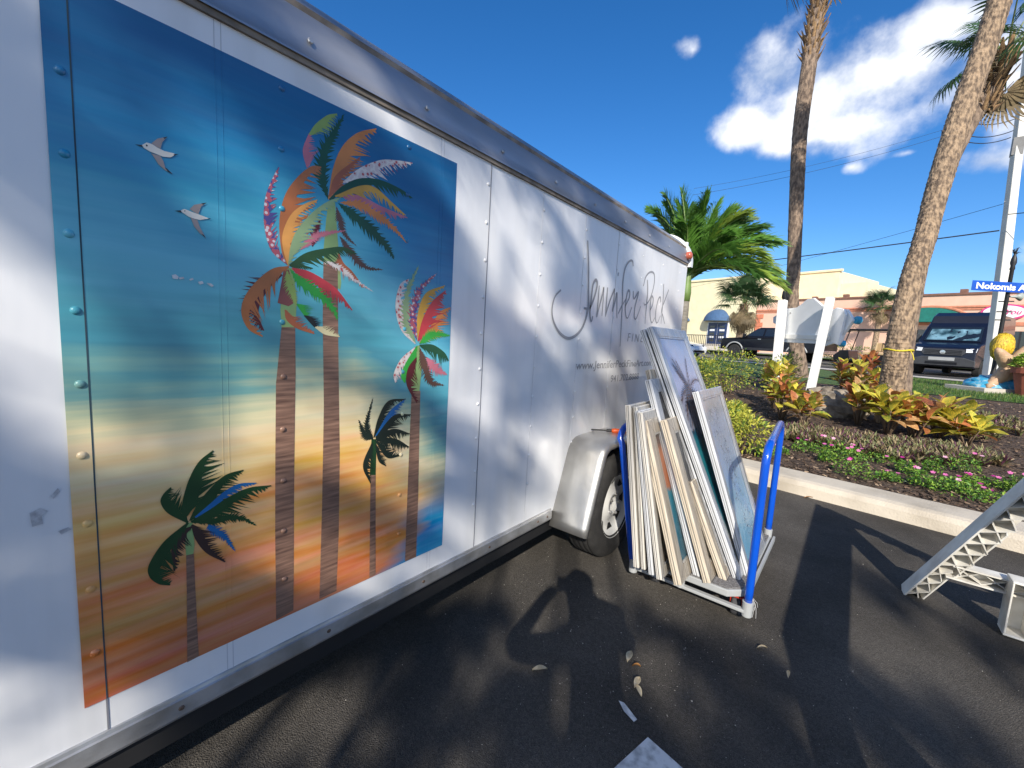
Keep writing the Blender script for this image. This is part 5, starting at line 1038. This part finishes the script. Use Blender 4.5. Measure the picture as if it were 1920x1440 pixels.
txt('lettering', 'Nokomis Av', .20, basis(sx, V(0, 0, 1), sn, so + sx * .09 + V(0, 0, .05) + sn * .0135) @ SX(1.30), m_swh, ns_, offset=.006, extrude=.001)
# ---------------------------------------------------------------- concrete utility pole with wires
m_cp = mat('pale_concrete_pole', (.62, .61, .57), r=.8, var=.08, ns=2)
up_ = empty('utility_pole', (4.72, 20.75, terr(4.72, 20.75)), 0, 'tall tapering white concrete utility pole behind the street sign', 'utility pole')
mb = MB(); mb.tube([V(0, 0, -.2), V(-.08, .62, 4.3), V(-.22, 1.7, 11.5)], [.19, .17, .13], 4, ref=V(.94, -.33, 0)); mb.build('pole', m_cp, up_, bevel=.02)
mb = MB(); mb.box((-.15, 1.14, 7.8), (.26, .26, .55)); mb.build('pole_band', mat('pole_band_dark', (.18, .18, .18), r=.7), up_)
for k, zz in enumerate((6.0, 8.4, 9.2)): mb = MB(); mb.lathe([(.03, 0), (.05, .04), (.03, .08), (.05, .12), (.02, .16)], (-.10, .15 * zz, zz), (-1, 0, 0), 10); mb.build('insulator', m_cp, up_, smooth=True)
m_wire = mat('wire', (.02, .02, .022), r=.6)
def wire(a, b, sag, label, r=.012):
    a, b = Vector(a), Vector(b); mb = MB(); mb.tube([a.lerp(b, t) + V(0, 0, -sag * 4 * t * (1 - t)) for t in [i / 16 for i in range(17)]], r, 5); o = mb.build('overhead_wire', m_wire); tag(o, label, 'wire', 'overhead wires'); return o
wire((4.4, 21.2, 5.65), (-30, 33, 6.0), .3, 'lowest thick black wire crossing behind the palm trunks', .022)
wire((4.4, 21.2, 6.5), (-30, 60, 7.6), .8, 'thin wire above the lowest black wire', .008)
wire((4.4, 21.6, 9.5), (-3.54, 14.94, 6.25), .25, 'wire crossing the cloud behind the slender palm', .005)
wire((4.4, 21.6, 9.7), (-3.54, 14.94, 6.45), .25, 'second wire just above the cloud-crossing one', .004)
for a, b, lb in (((4.4, 21.76, 9.34), (2.68, 20.39, 9.43), 'upper looped wire behind the leaning palm'), ((4.38, 21.68, 8.94), (2.59, 20.25, 8.98), 'middle looped wire behind the leaning palm'), ((4.34, 21.61, 8.71), (2.55, 20.19, 8.80), 'lower looped wire behind the leaning palm')): wire(a, b, .28, lb, .014)
wire((4.5, 21.0, 6.1), (12, 16, 6.2), .3, 'wire leaving the right side of the picture', .014)

# ---------------------------------------------------------------- vehicles
m_navy = mat('dark_navy_paint', (.007, .009, .02), r=.28, var=.1, coat=.5, spec=.35); m_blk = mat('black_paint', (.004, .004, .007), r=.3, var=.1, coat=.35, spec=.3); m_plast = mat('grey_plastic', (.045, .047, .052), r=.55)
m_chr = mat('chrome', (.7, .7, .72), r=.15, met=1.); m_glass = mat('dark_glass', (.012, .016, .02), r=.05, var=.1, coat=1.0, spec=.8); m_tyre2 = mat('car_tyre', (.02, .02, .02), r=.85); m_lamp = mat('headlamp_lens', (.70, .72, .74), r=.12, var=.15, ns=30, coat=1.)
m_shade = mat('sunshade_foil', (.20, .36, .42), r=.3, met=.4, var=.5, ns=3, c2=(.03, .08, .10), bump=.4, bs=5, coat=.8); m_wht = mat('white_car_paint', (.80, .80, .80), r=.25, coat=1.); m_dgrey = mat('alloy_dark', (.06, .06, .065), r=.35, met=.6)
def body(o, prof, wf, mtl, name='body', bev=.05, seg=3):
    """side outline (x forward, z) swept across the width, narrower where wf says"""
    mb = MB(); n = len(prof); vs = [V(x, -wf(x, z), z) for x, z in prof] + [V(x, wf(x, z), z) for x, z in prof]
    mb.add(vs, [tuple(range(n)), tuple(range(n, 2 * n))[::-1]] + [(i, i + n, (i + 1) % n + n, (i + 1) % n) for i in range(n)]); b = mb.build(name, mtl, o, bevel=bev, seg=seg, smooth=False); return b
def wheel(o, x, y, r, w=.24, alloy=None):
    wl = empty('wheel', (x, y, r)); wl.parent = o; s = 1 if y > 0 else -1
    mb = MB(); mb.lathe([(r * .58, -w / 2), (r * .92, -w / 2), (r, -w * .36), (r, w * .36), (r * .92, w / 2), (r * .58, w / 2)], (0, 0, 0), (0, s, 0), 30, True); mb.build('tyre', m_tyre2, wl, smooth=False)
    mb = MB(); mb.lathe([(r * .58, w / 2 + .004), (r * .54, w * .38), (r * .2, w * .3), (r * .16, w * .46), (.001, w * .46)], (0, 0, 0), (0, s, 0), 24); mb.build('rim', alloy or m_dgrey, wl, smooth=True)
    for k in range(6):
        a = 2 * PI * k / 6; mb = MB(); q = Quaternion((0, 1, 0), a); mb.box(q @ V(r * .36, 0, 0) + V(0, s * w * .46, 0), (r * .38, .03, r * .10), q); mb.build('spoke', m_plast if alloy is None else alloy, wl)
def arch(cx, r, z0, n=8):     # wheel-arch notch walking towards -x
    a0 = math.asin(max(-1, min(1, z0 / r))); return [(cx + r * math.cos(a0 + (PI - 2 * a0) * i / n), .0 + r * math.sin(a0 + (PI - 2 * a0) * i / n)) for i in range(n + 1)]
# van: tall panel van, nose towards the lot
vd = V(-.33, -.944, 0); vp = V(3.98, 24.75, 0); zv = terr(4.24, 26.5) - .03
van = empty('panel_van', (vp.x - vd.x * 2.9, vp.y - vd.y * 2.9, zv), math.atan2(vd.y, vd.x), 'dark navy high-roof van parked nose-on with a sunshade behind its windscreen', 'van')
prof = [(2.98, .36), (3.0, .62), (2.97, .95), (2.88, 1.16), (2.60, 1.30), (2.18, 1.42), (1.62, 2.08), (1.42, 2.24), (1.22, 2.56), (.9, 2.72), (-2.85, 2.74), (-2.95, 2.6), (-3.0, .5), (-2.9, .36)] + [(x, .35 + z) for x, z in reversed(arch(-1.95, .42, .02))] + [(x, .35 + z) for x, z in reversed(arch(2.05, .42, .02))]
body(van, prof, lambda x, z: (1.03 if z < 1.3 else 1.03 - .15 * (z - 1.3) / 1.4) * (1 if x < 2.2 else 1 - .09 * (x - 2.2) / .8), m_navy, bev=.06)
fx = lambda z: 2.18 - (z - 1.42) * .56 / .66
mb = MB(); 
mb.poly([V(fx(1.45) + .03, -.86, 1.46), V(fx(1.45) + .03, .86, 1.46), V(fx(2.05) + .03, .80, 2.06), V(fx(2.05) + .03, -.80, 2.06)]); ws = mb.build('windscreen', m_glass, van)
mb = MB(); vs = []
for i in range(13):
    for j in range(5): z = 1.50 + .47 * j / 4; y = -.78 + 1.56 * i / 12; vs.append(V(fx(z) + .036 + U(0, .012), y * (1 - .06 * j / 4), z))
mb.add(vs, [(i * 5 + j, (i + 1) * 5 + j, (i + 1) * 5 + j + 1, i * 5 + j + 1) for i in range(12) for j in range(4)]); mb.build('sunshade', m_shade, ws)
mb = MB(); mb.prism([V(3.005, -.56, .84), V(3.005, .56, .84), V(2.985, .66, .96), V(2.955, .60, 1.10), V(2.955, -.60, 1.10), V(2.985, -.66, .96)], (.012, 0, 0)); gr = mb.build('grille', m_plast, van, bevel=.01)
for zz in (.87, .93, .99, 1.05): mb = MB(); mb.box((3.025 - (zz - .87) * .15, 0, zz), (.02, 1.12, .022)); mb.build('grille_bar', m_dgrey, gr)
mb = MB(); mb.lathe([(.001, .02), (.085, .018), (.09, .0)], (3.01, 0, .97), (1, 0, 0), 20); bdg = mb.build('badge', m_chr, gr); bdg.scale = (1, 1, 1)
for s in (-1, 1):
    mb = MB(); mb.prism([V(2.965, s * .66, .98), V(2.90, s * .94, 1.0), V(2.82, s * .95, 1.16), V(2.90, s * .64, 1.13)], (.03, 0, 0)); mb.build('headlight', m_lamp, van, bevel=.01)
    mb = MB(); mb.box((1.75, s * 1.16, 1.55), (.12, .20, .36)); mb.build('mirror', m_plast, van, bevel=.03)
    wheel(van, 2.05, s * .90, .35); wheel(van, -1.95, s * .90, .35)
mb = MB(); mb.prism([V(3.02, -.98, .42), V(3.02, .98, .42), V(3.02, .98, .66), V(3.02, .62, .78), V(3.02, -.62, .78), V(3.02, -.98, .66)], (.05, 0, 0)); bmp = mb.build('bumper', m_plast, van, bevel=.03)
mb = MB(); mb.box((3.075, 0, .70), (.01, .78, .13)); mb.build('plate_panel', m_grey, bmp)
mb = MB(); mb.box((3.073, 0, .53), (.01, .95, .10)); mb.build('intake', m_blk, bmp)
# pickup parked along the far kerb
ud = V(.94, -.335, 0).normalized()
pa = V(-4.6, 31.2, 0); zp = terr(-3, 31) - .0
pk = empty('pickup_truck', (pa.x + ud.x * 1.84, pa.y + ud.y * 1.84, zp), math.atan2(-ud.y, -ud.x), 'black crew-cab pickup truck parked on the street behind the white sign', 'pickup truck')
prof = [(2.78, .52), (2.82, .75), (2.80, 1.12), (2.70, 1.22), (1.45, 1.30), (1.30, 1.34), (.62, 1.86), (.45, 1.93), (-.95, 1.93), (-1.22, 1.86), (-1.42, 1.38), (-2.98, 1.38), (-3.05, 1.3), (-3.05, .62), (-2.95, .55)] + [(x, .42 + z) for x, z in reversed(arch(-1.84, .52, .1))] + [(x, .42 + z) for x, z in reversed(arch(1.84, .52, .1))]
body(pk, prof, lambda x, z: (.99 if z < 1.3 else .99 - .28 * (z - 1.3) / .65), m_blk, bev=.05)
hwf = lambda z: .992 - .28 * (z - 1.3) / .65 + .012
for s in (-1, 1):
    for (a, b) in (((1.12, 1.42), (.56, 1.82)), ((.0, 1.42), (-.02, 1.82))):
        if a[0] > 1: P_ = [(1.10, 1.40), (.14, 1.40), (.14, 1.83), (.62, 1.83)]
        else: P_ = [(.04, 1.40), (-.98, 1.40), (-.92, 1.83), (.04, 1.83)]
        mb = MB(); mb.poly([V(x, s * hwf(z), z) for x, z in P_]); mb.build('window', m_glass, pk)
    mb = MB(); mb.box((-.02, s * .995, .60), (2.9, .03, .16)); mb.build('rocker_panel', m_dgrey, pk, bevel=.01)
    for cx in (1.84, -1.84):
        mb = MB(); A_ = arch(cx, .56, .14, 14); mb.tube([V(x, s * .985, .42 + z) for x, z in A_], .045, 6); mb.build('fender_flare', m_grey, pk, smooth=True); wheel(pk, cx, s * .88, .42, .30)
    mb = MB(); mb.box((.30, s * 1.0, 1.22), (.20, .03, .035)); mb.build('door_handle', m_chr, pk); mb = MB(); mb.box((1.18, s * 1.12, 1.42), (.14, .22, .22)); mb.build('mirror', m_blk, pk, bevel=.03)
    mb = MB(); mb.box((2.76, s * .82, 1.02), (.10, .28, .20)); mb.build('headlight', m_lamp, pk, bevel=.02)
mb = MB(); mb.box((2.86, 0, .62), (.16, 1.9, .22)); mb.build('front_bumper', m_chr, pk, bevel=.03); mb = MB(); mb.box((-3.10, 0, .62), (.16, 1.9, .2)); mb.build('rear_bumper', m_chr, pk, bevel=.03)
mb = MB(); mb.box((2.825, 0, .98), (.02, 1.2, .34)); mb.build('grille', m_chr, pk, bevel=.01)
# white car, only its nose shows past the pictures
wc_ = V(-5.9, 25.6, 0)
wc = empty('white_car', (wc_.x - ud.x * 2.1, wc_.y - ud.y * 2.1, terr(-7, 26) - .03), math.atan2(ud.y, ud.x), 'white sports car nose behind the tall picture frame', 'car')
prof = [(2.20, .22), (2.28, .45), (2.22, .62), (1.9, .76), (.9, .92), (.2, 1.30), (-.4, 1.38), (-1.3, 1.1), (-2.1, .98), (-2.25, .6), (-2.15, .25)] + [(x, .33 + z) for x, z in reversed(arch(-1.38, .37, .0))] + [(x, .33 + z) for x, z in reversed(arch(1.38, .37, .0))]
body(wc, prof, lambda x, z: (.92 if z < .9 else .92 - .45 * (z - .9)) * (1 if abs(x) < 1.6 else 1 - .18 * (abs(x) - 1.6) / .6), m_wht, bev=.07)
for s in (-1, 1):
    for cx in (1.38, -1.38): wheel(wc, cx, s * .80, .33, .22)
    mb = MB(); mb.prism([V(2.14, s * .45, .60), V(1.96, s * .80, .64), V(1.92, s * .80, .72), V(2.08, s * .45, .70)], (.08, 0, .01)); mb.build('headlight', m_glass, wc)
    mb = MB(); mb.poly([V(.85, s * .90, .95), V(-1.2, s * .84, 1.06), V(-.4, s * .74, 1.32), V(.18, s * .76, 1.26)]); mb.build('window', m_glass, wc)
mb = MB(); mb.box((2.235, 0, .40), (.06, 1.0, .20)); mb.build('grille', m_blk, wc, bevel=.01)
mb = MB(); mb.poly([V(.86, -.72, .945), V(.86, .72, .945), V(.24, .66, 1.29), V(.24, -.66, 1.29)]); mb.build('windscreen', m_glass, wc)
# golf cart
gc = empty('golf_cart', (1.75, 28.3, terr(1.75, 28.3) - .03), math.atan2(.35, -.94), 'golf cart with black roof and tan seats between pickup and van', 'golf cart')
m_tan = mat('tan_vinyl', (.50, .36, .20), r=.5, var=.08)
mb = MB(); mb.prism([V(-1.25, -.62, 1.86), V(1.15, -.62, 1.86), V(1.3, -.62, 1.80), V(1.3, -.62, 1.85), V(1.1, -.62, 1.96), V(-1.2, -.62, 1.97), V(-1.35, -.62, 1.9)], (0, 1.24, 0)); mb.build('roof', m_blk, gc, bevel=.03)
for (a, b) in (((1.1, .55), (.8, .5)), ((-1.15, .55), (-1.1, .5))):
    for s in (-1, 1): mb = MB(); mb.tube([V(a[0], a[1] * s, .5), V(b[0], b[1] * s, 1.88)], .022, 6); mb.build('roof_post', m_dk, gc)
body(gc, [(1.35, .3), (1.4, .55), (1.1, .85), (.75, .88), (.65, .42), (.2, .36), (.12, .68), (-1.2, .70), (-1.3, .35)], lambda x, z: .58, m_blk, bev=.04)
for x0 in (-.1, -.75):
    mb = MB(); mb.box((x0, 0, .76), (.5, 1.1, .14)); mb.build('seat', m_tan, gc, bevel=.04)
    for s in (-1, 1): mb = MB(); mb.box((x0 - .28, s * .29, 1.08), (.10, .54, .46), Quaternion((0, 1, 0), -.12)); mb.build('backrest', m_tan, gc, bevel=.05)
for s in (-1, 1):
    for cx in (.95, -.85): wheel(gc, cx, s * .5, .23, .2)
    mb = MB(); mb.box((-1.32, s * .45, .6), (.03, .1, .12)); mb.build('tail_light', m_red, gc)
# ---------------------------------------------------------------- starfish sculpture, planter
zs = terr(4.0, 14.9) + .0
m_star = mat('starfish_paint', (.38, .23, .14), r=.6, var=.25, ns=9, c2=(.52, .36, .22), bump=.6, bs=25); m_wave = mat('wave_paint', (.03, .25, .42), r=.35, var=.3, ns=10, c2=(.40, .55, .60), lo=.5, hi=.7, bump=.4, bs=14); m_hair = mat('yellow_sculpted_hair', (.72, .50, .03), r=.5, var=.1, ns=18, c2=(.28, .17, .01), stretch=(3, 3, .8), bump=.8, bs=20)
st = empty('starfish_sculpture', (3.95, 14.9, zs), math.atan2(.63, .775), 'painted starfish sculpture on a blue wave base with yellow flowing hair', 'sculpture')
mb = MB(); mb.box((0, .1, .06), (1.55, .9, .12)); mb.build('plinth', m_conc, st, bevel=.01)
mb = MB(); vs = []; n1, n2 = 20, 10; rq = random.Random(3)
for i in range(n1 + 1):
    for j in range(n2 + 1):
        a = PI * i / n1; b = PI * j / n2 ; k = 1 + rq.uniform(-.10, .10); vs.append(V(-math.cos(a) * .62 * (.4 + .6 * math.sin(b)) * k, -math.cos(b) * .38 * k + .1, .12 + .30 * math.sin(a) * math.sin(b) * k))
mb.add(vs, [(i * (n2 + 1) + j, (i + 1) * (n2 + 1) + j, (i + 1) * (n2 + 1) + j + 1, i * (n2 + 1) + j + 1) for i in range(n1) for j in range(n2)]); mb.build('wave_base', m_wave, st, smooth=True)
SC = V(.05, -.12, .60); mb = MB()
for a_, l_ in ((62, .72), (8, .76), (-58, .66), (-140, .74), (140, .66)):
    a_ = R_(a_); d_ = V(math.cos(a_), 0, math.sin(a_)); mb.tube([SC - d_ * .10, SC + d_ * l_ * .25, SC + d_ * l_ * .55, SC + d_ * l_ * .85 + V(0, -.03, 0), SC + d_ * l_ + V(0, -.05, 0)], [.17, .18, .13, .085, .035], 12)
mb.build('starfish', m_star, st, smooth=True)
mb = MB(); vs = []; n1, n2 = 14, 20
for i in range(n1 + 1):
    a = PI * i / n1
    for j in range(n2):
        b = 2 * PI * j / n2; k = 1 + .07 * math.sin(b * 7 + i * .5) + rq.uniform(-.03, .03); vs.append(V(.10 + math.sin(a) * math.cos(b) * .22 * k, .22 + math.sin(a) * math.sin(b) * .18 * k, 1.08 + math.cos(a) * .32 * k))
mb.add(vs, [(i * n2 + j, i * n2 + (j + 1) % n2, (i + 1) * n2 + (j + 1) % n2, (i + 1) * n2 + j) for i in range(n1) for j in range(n2)]); mb.build('hair', m_hair, st, smooth=True)
pt = empty('planter', (4.28, 14.35, terr(4.28, 14.35) + .01), 0, 'terracotta pot with lime green plant at the right edge', 'planter')
mb = MB(); mb.lathe([(.20, 0), (.30, .50), (.34, .50), (.34, .62), (.29, .62), (.26, .52), (.001, .5)], (0, 0, 0), (0, 0, 1), 24); mb.build('pot', mat('terracotta', (.30, .085, .05), r=.8, var=.1), pt, smooth=False)
mb = MB(); rq = random.Random(8)
for i in range(420):
    d = V(rq.gauss(0, 1), rq.gauss(0, 1), rq.gauss(.6, .6)).normalized(); p = V(0, 0, .62) + V(d.x * .3, d.y * .3, abs(d.z) * .3); q = orient(d + V(0, 0, .3), roll=rq.uniform(-1, 1)); l = rq.uniform(.06, .13)
    mb.add([p + q @ v for v in (V(0, 0, 0), V(l * .5, -l * .25, .01), V(l, 0, -.02), V(l * .5, l * .25, .01))], [(0, 1, 2), (0, 2, 3)])
fo = mb.build('foliage', m_pw[1], pt); fo['kind'] = 'stuff'
# ---------------------------------------------------------------- buildings across the street
UD = ud; ND = V(-UD.y, UD.x, 0)
F0 = V(-5.5, 47.0, 0)
def fb(a, n, z): p = F0 + UD * a + ND * n; return V(p.x, p.y, z)
def wbox(a0, a1, n0, n1, z0, z1):
    mb = MB(); mb.prism([fb(a0, n0, z0), fb(a1, n0, z0), fb(a1, n1, z0), fb(a0, n1, z0)], (0, 0, z1 - z0)); return mb
GZ = 1.10
m_yel = mat('pale_yellow_stucco', (.76, .68, .45), r=.9, var=.05, ns=2, pos=True, bump=.1, bs=20); m_pink = mat('pink_stucco', (.74, .48, .36), r=.9, var=.05, ns=2, pos=True); m_pink2 = mat('coral_trim', (.56, .22, .13), r=.85, pos=True); m_door = mat('navy_door', (.012, .03, .10), r=.35, coat=.4); m_tile = mat('roof_cap_brown', (.20, .10, .07), r=.8, pos=True); m_aw = mat('blue_awning', (.05, .11, .22), r=.8); m_awg = mat('green_awning', (.01, .16, .13), r=.8); m_brick = mat('coral_quoin', (.60, .20, .11), r=.85)
yb = empty('yellow_building', (0, 0, 0), 0, 'pale yellow stucco building with navy double door and domed awnings', 'building')
YZ = 1.27
wbox(-24, -1.5, 0, 14, GZ - .3, 8.3).build('wall', m_yel, yb); wbox(-1.49, 3.1, 5.0, 14, GZ - .3, 9.0).build('wall', m_yel, yb); wbox(3.11, 5.2, 5.6, 14, GZ - .3, 7.9).build('wall', m_yel, yb); wbox(-24.1, -1.4, -.12, .3, 8.305, 8.5).build('parapet', m_yel, yb); wbox(-1.3, 3.3, 4.88, 5.2, 9.005, 9.2).build('parapet', m_yel, yb)
DA = -5.25
wbox(DA - 1.18, DA + 1.18, -.10, .02, YZ + .35, YZ + 2.68).build('door_frame', m_wht, yb)
for s in (-1, 1):
    d_ = wbox(DA + s * .55 - .51, DA + s * .55 + .51, -.16, -.105, YZ + .35, YZ + 2.58).build('door', m_door, yb)
    for i in range(5): wbox(DA + s * .55 - .28, DA + s * .55 + .28, -.19, -.165, YZ + .62 + i * .36, YZ + .82 + i * .36).build('pane', m_lamp if i % 2 else m_glass, d_)
wbox(DA - 1.8, DA + 1.8, -1.4, -.17, GZ - .2, YZ + .34).build('step', m_conc, yb)
def dome(c, r, d, h, mtl, par):
    mb = MB(); vs = []; n1, n2 = 12, 6
    for i in range(n1 + 1):
        for j in range(n2 + 1):
            a = PI * i / n1; b = PI / 2 * j / n2; vs.append(fb(c - math.cos(a) * r * (1 - .25 * (j / n2) ** 2), -.02 - d * math.sin(a) * math.cos(b), YZ + 2.75 + h * math.sin(b) * (.25 + .75 * math.sin(a))))
    mb.add(vs, [(i * (n2 + 1) + j, (i + 1) * (n2 + 1) + j, (i + 1) * (n2 + 1) + j + 1, i * (n2 + 1) + j + 1) for i in range(n1) for j in range(n2)]); return mb.build('awning', mtl, par, smooth=True)
dome(DA - .1, 1.5, 1.2, 1.25, m_aw, yb); dome(DA - 5.0, 1.5, 1.2, 1.25, m_aw, yb)
wbox(DA - 6.2, DA - 3.8, -.06, -.004, YZ + .6, YZ + 2.6).build('window', m_glass, yb)
wbox(-2.3, -1.55, -.05, -.004, 3.4, 4.35).build('sign_board', mat('brown_plaque', (.36, .16, .07), r=.7), yb)
fn = empty('railing', (0, 0, 0), 0, 'black metal railing before the yellow building', 'railing')
for i in range(48): wbox(-13 + i * .21, -13 + i * .21 + .04, -2.6, -2.56, GZ + .1, GZ + 1.30).build('baluster', m_dk, fn)
wbox(-13, -3.0, -2.61, -2.55, GZ + 1.305, GZ + 1.37).build('top_rail', m_dk, fn)
wbox(-14, -2.0, -2.9, -2.63, GZ - .3, GZ + .30).build('base_wall', m_conc, fn)
pb = empty('pink_building', (0, 0, 0), 0, 'long single-storey pink stucco shop building with coral bands', 'building')
wbox(-1.4, 50, .0, 4.9, GZ - .3, 5.85).build('wall', m_pink, pb); wbox(-1.45, 50, -.10, .12, 5.855, 6.0).build('roof_cap', m_tile, pb)
wbox(-1.4, 50, -.10, -.005, 4.98, 5.10).build('cornice', m_pink2, pb); wbox(-1.4, 50, -.06, -.005, 4.82, 4.93).build('cornice', m_pink2, pb); wbox(9, 50, -.06, -.005, 3.75, 3.98).build('cornice', m_pink2, pb)
for i in range(9): wbox(-1.38, -.95 if i % 2 else -.70, -.08, -.005, GZ + i * .40, GZ + i * .40 + .38).build('quoin', m_brick, pb)
for (a0, a1) in ((9.6, 12.6), (13.6, 16.6), (17.2, 20.5), (21.2, 25.5)):
    w_ = wbox(a0, a1, -.05, -.004, GZ + .2, GZ + 2.3).build('shop_window', m_glass, pb)
    for i in range(4): wbox(a0 + (a1 - a0) * i / 3 - .04, a0 + (a1 - a0) * i / 3 + .04, -.09, -.055, GZ + .2, GZ + 2.3).build('mullion', m_dk, w_)
for i in range(9): wbox(1 + i * 2.3, 1.35 + i * 2.3, -.05, .3, 6.005, 6.08 + .08 * (i % 3)).build('roof_vent', m_tile, pb)
def arc_awning(c, r, h, mtl, par, z0, nm='awning', n0=-.9):
    pts = [(c + r * math.cos(PI * i / 16), z0 + h * math.sin(PI * i / 16)) for i in range(17)]; mb = MB(); mb.prism([fb(a, n0, z) for a, z in pts], ND * -n0 * .98); mb.build(nm, mtl, par)
    mb = MB(); mb.tube([fb(a, -.03, z0 + (z - z0) * 1.12 + .0) + UD * ((a - c) * .08) for a, z in pts], .10, 6); mb.build('arch_band', m_pink2, par)
arc_awning(11.2, 1.9, 1.0, m_awg, pb, 3.95)
# oval shop sign
os_ = empty('oval_sign', (0, 0, 0), 0, 'white oval shop sign with pink rim and pink script on the pink wall', 'sign')
m_pk = mat('hot_pink', (.72, .05, .24), r=.5); OC = (14.75, 4.62)
for (ra, rz, n0, mt_, nm) in ((1.05, .52, -.22, m_pk, 'rim'), (.94, .42, -.26, m_swh, 'face')):
    mb = MB(); mb.prism([fb(OC[0] + ra * math.cos(2 * PI * i / 32), n0, OC[1] + rz * math.sin(2 * PI * i / 32)) for i in range(32)], ND * (-n0 - .12)); mb.build(nm, mt_, os_)
txt('lettering', 'for You', .44, basis(UD, V(0, 0, 1), -ND, fb(OC[0] + .05, -.275, OC[1] - .15)), m_pk, os_, offset=.004, extrude=.004, shear=.35, align='CENTER')
# street lamp and fan palm by the yellow building
sl = empty('street_lamp', (-3.1, 35.2, terr(-3.1, 35.2) + .1), 0, 'thin black street lamp post behind the pickup cab', 'street lamp')
mb = MB(); mb.lathe([(.16, 0), (.16, .4), (.12, .5), (.11, 3.6), (.15, 3.7), (.10, 3.9), (.22, 4.1), (.2, 4.5), (.03, 4.9)], (0, 0, 0), (0, 0, 1), 14); mb.build('post', m_dk, sl, smooth=True); mb = MB(); mb.box((.25, 0, 3.1), (.3, .2, .4)); mb.build('meter_box', mat('box_white', (.6, .6, .6), r=.5), sl)
b3 = V(-5.35, 33.6, terr(-5.35, 33.6) + .1)
sabal(b3, [b3 - V(0, 0, .1), b3 + V(.03, 0, 1.2), b3 + V(.06, 0, 2.4), b3 + V(.08, 0, 3.5)], [.30, .26, .25, .24], 'cabbage palm on the far pavement beside the navy door', m_sab, 60, 16, .01, 26, .8, 71, 1.15, 9)
b4 = V(2.2, 43.0, terr(2.2, 43) + .1)
sabal(b4, [b4 - V(0, 0, .1), b4 + V(0, 0, 2), b4 + V(.05, 0, 3.9)], [.2, .17, .16], 'small palm before the pink wall behind the leaning trunk', m_sab, 40, 12, .01, 18, .5, 72, .8, 3)
shrub('clipped_hedge', V(.3, 35.6, terr(.3, 35.6) + .1), 2.4, .6, 1.1, 2200, .12, (0, 8, 2), 'dark green hedge before the pink wall beside the pickup', 'hedge', None, 9, 31)
shrub('clipped_hedge', V(6.9, 19.0, terr(6.9, 19.0)), 1.2, .7, 1.5, 1600, .1, (0, 8, 2), 'green bush behind the starfish sculpture', 'hedge', None, 7, 33)
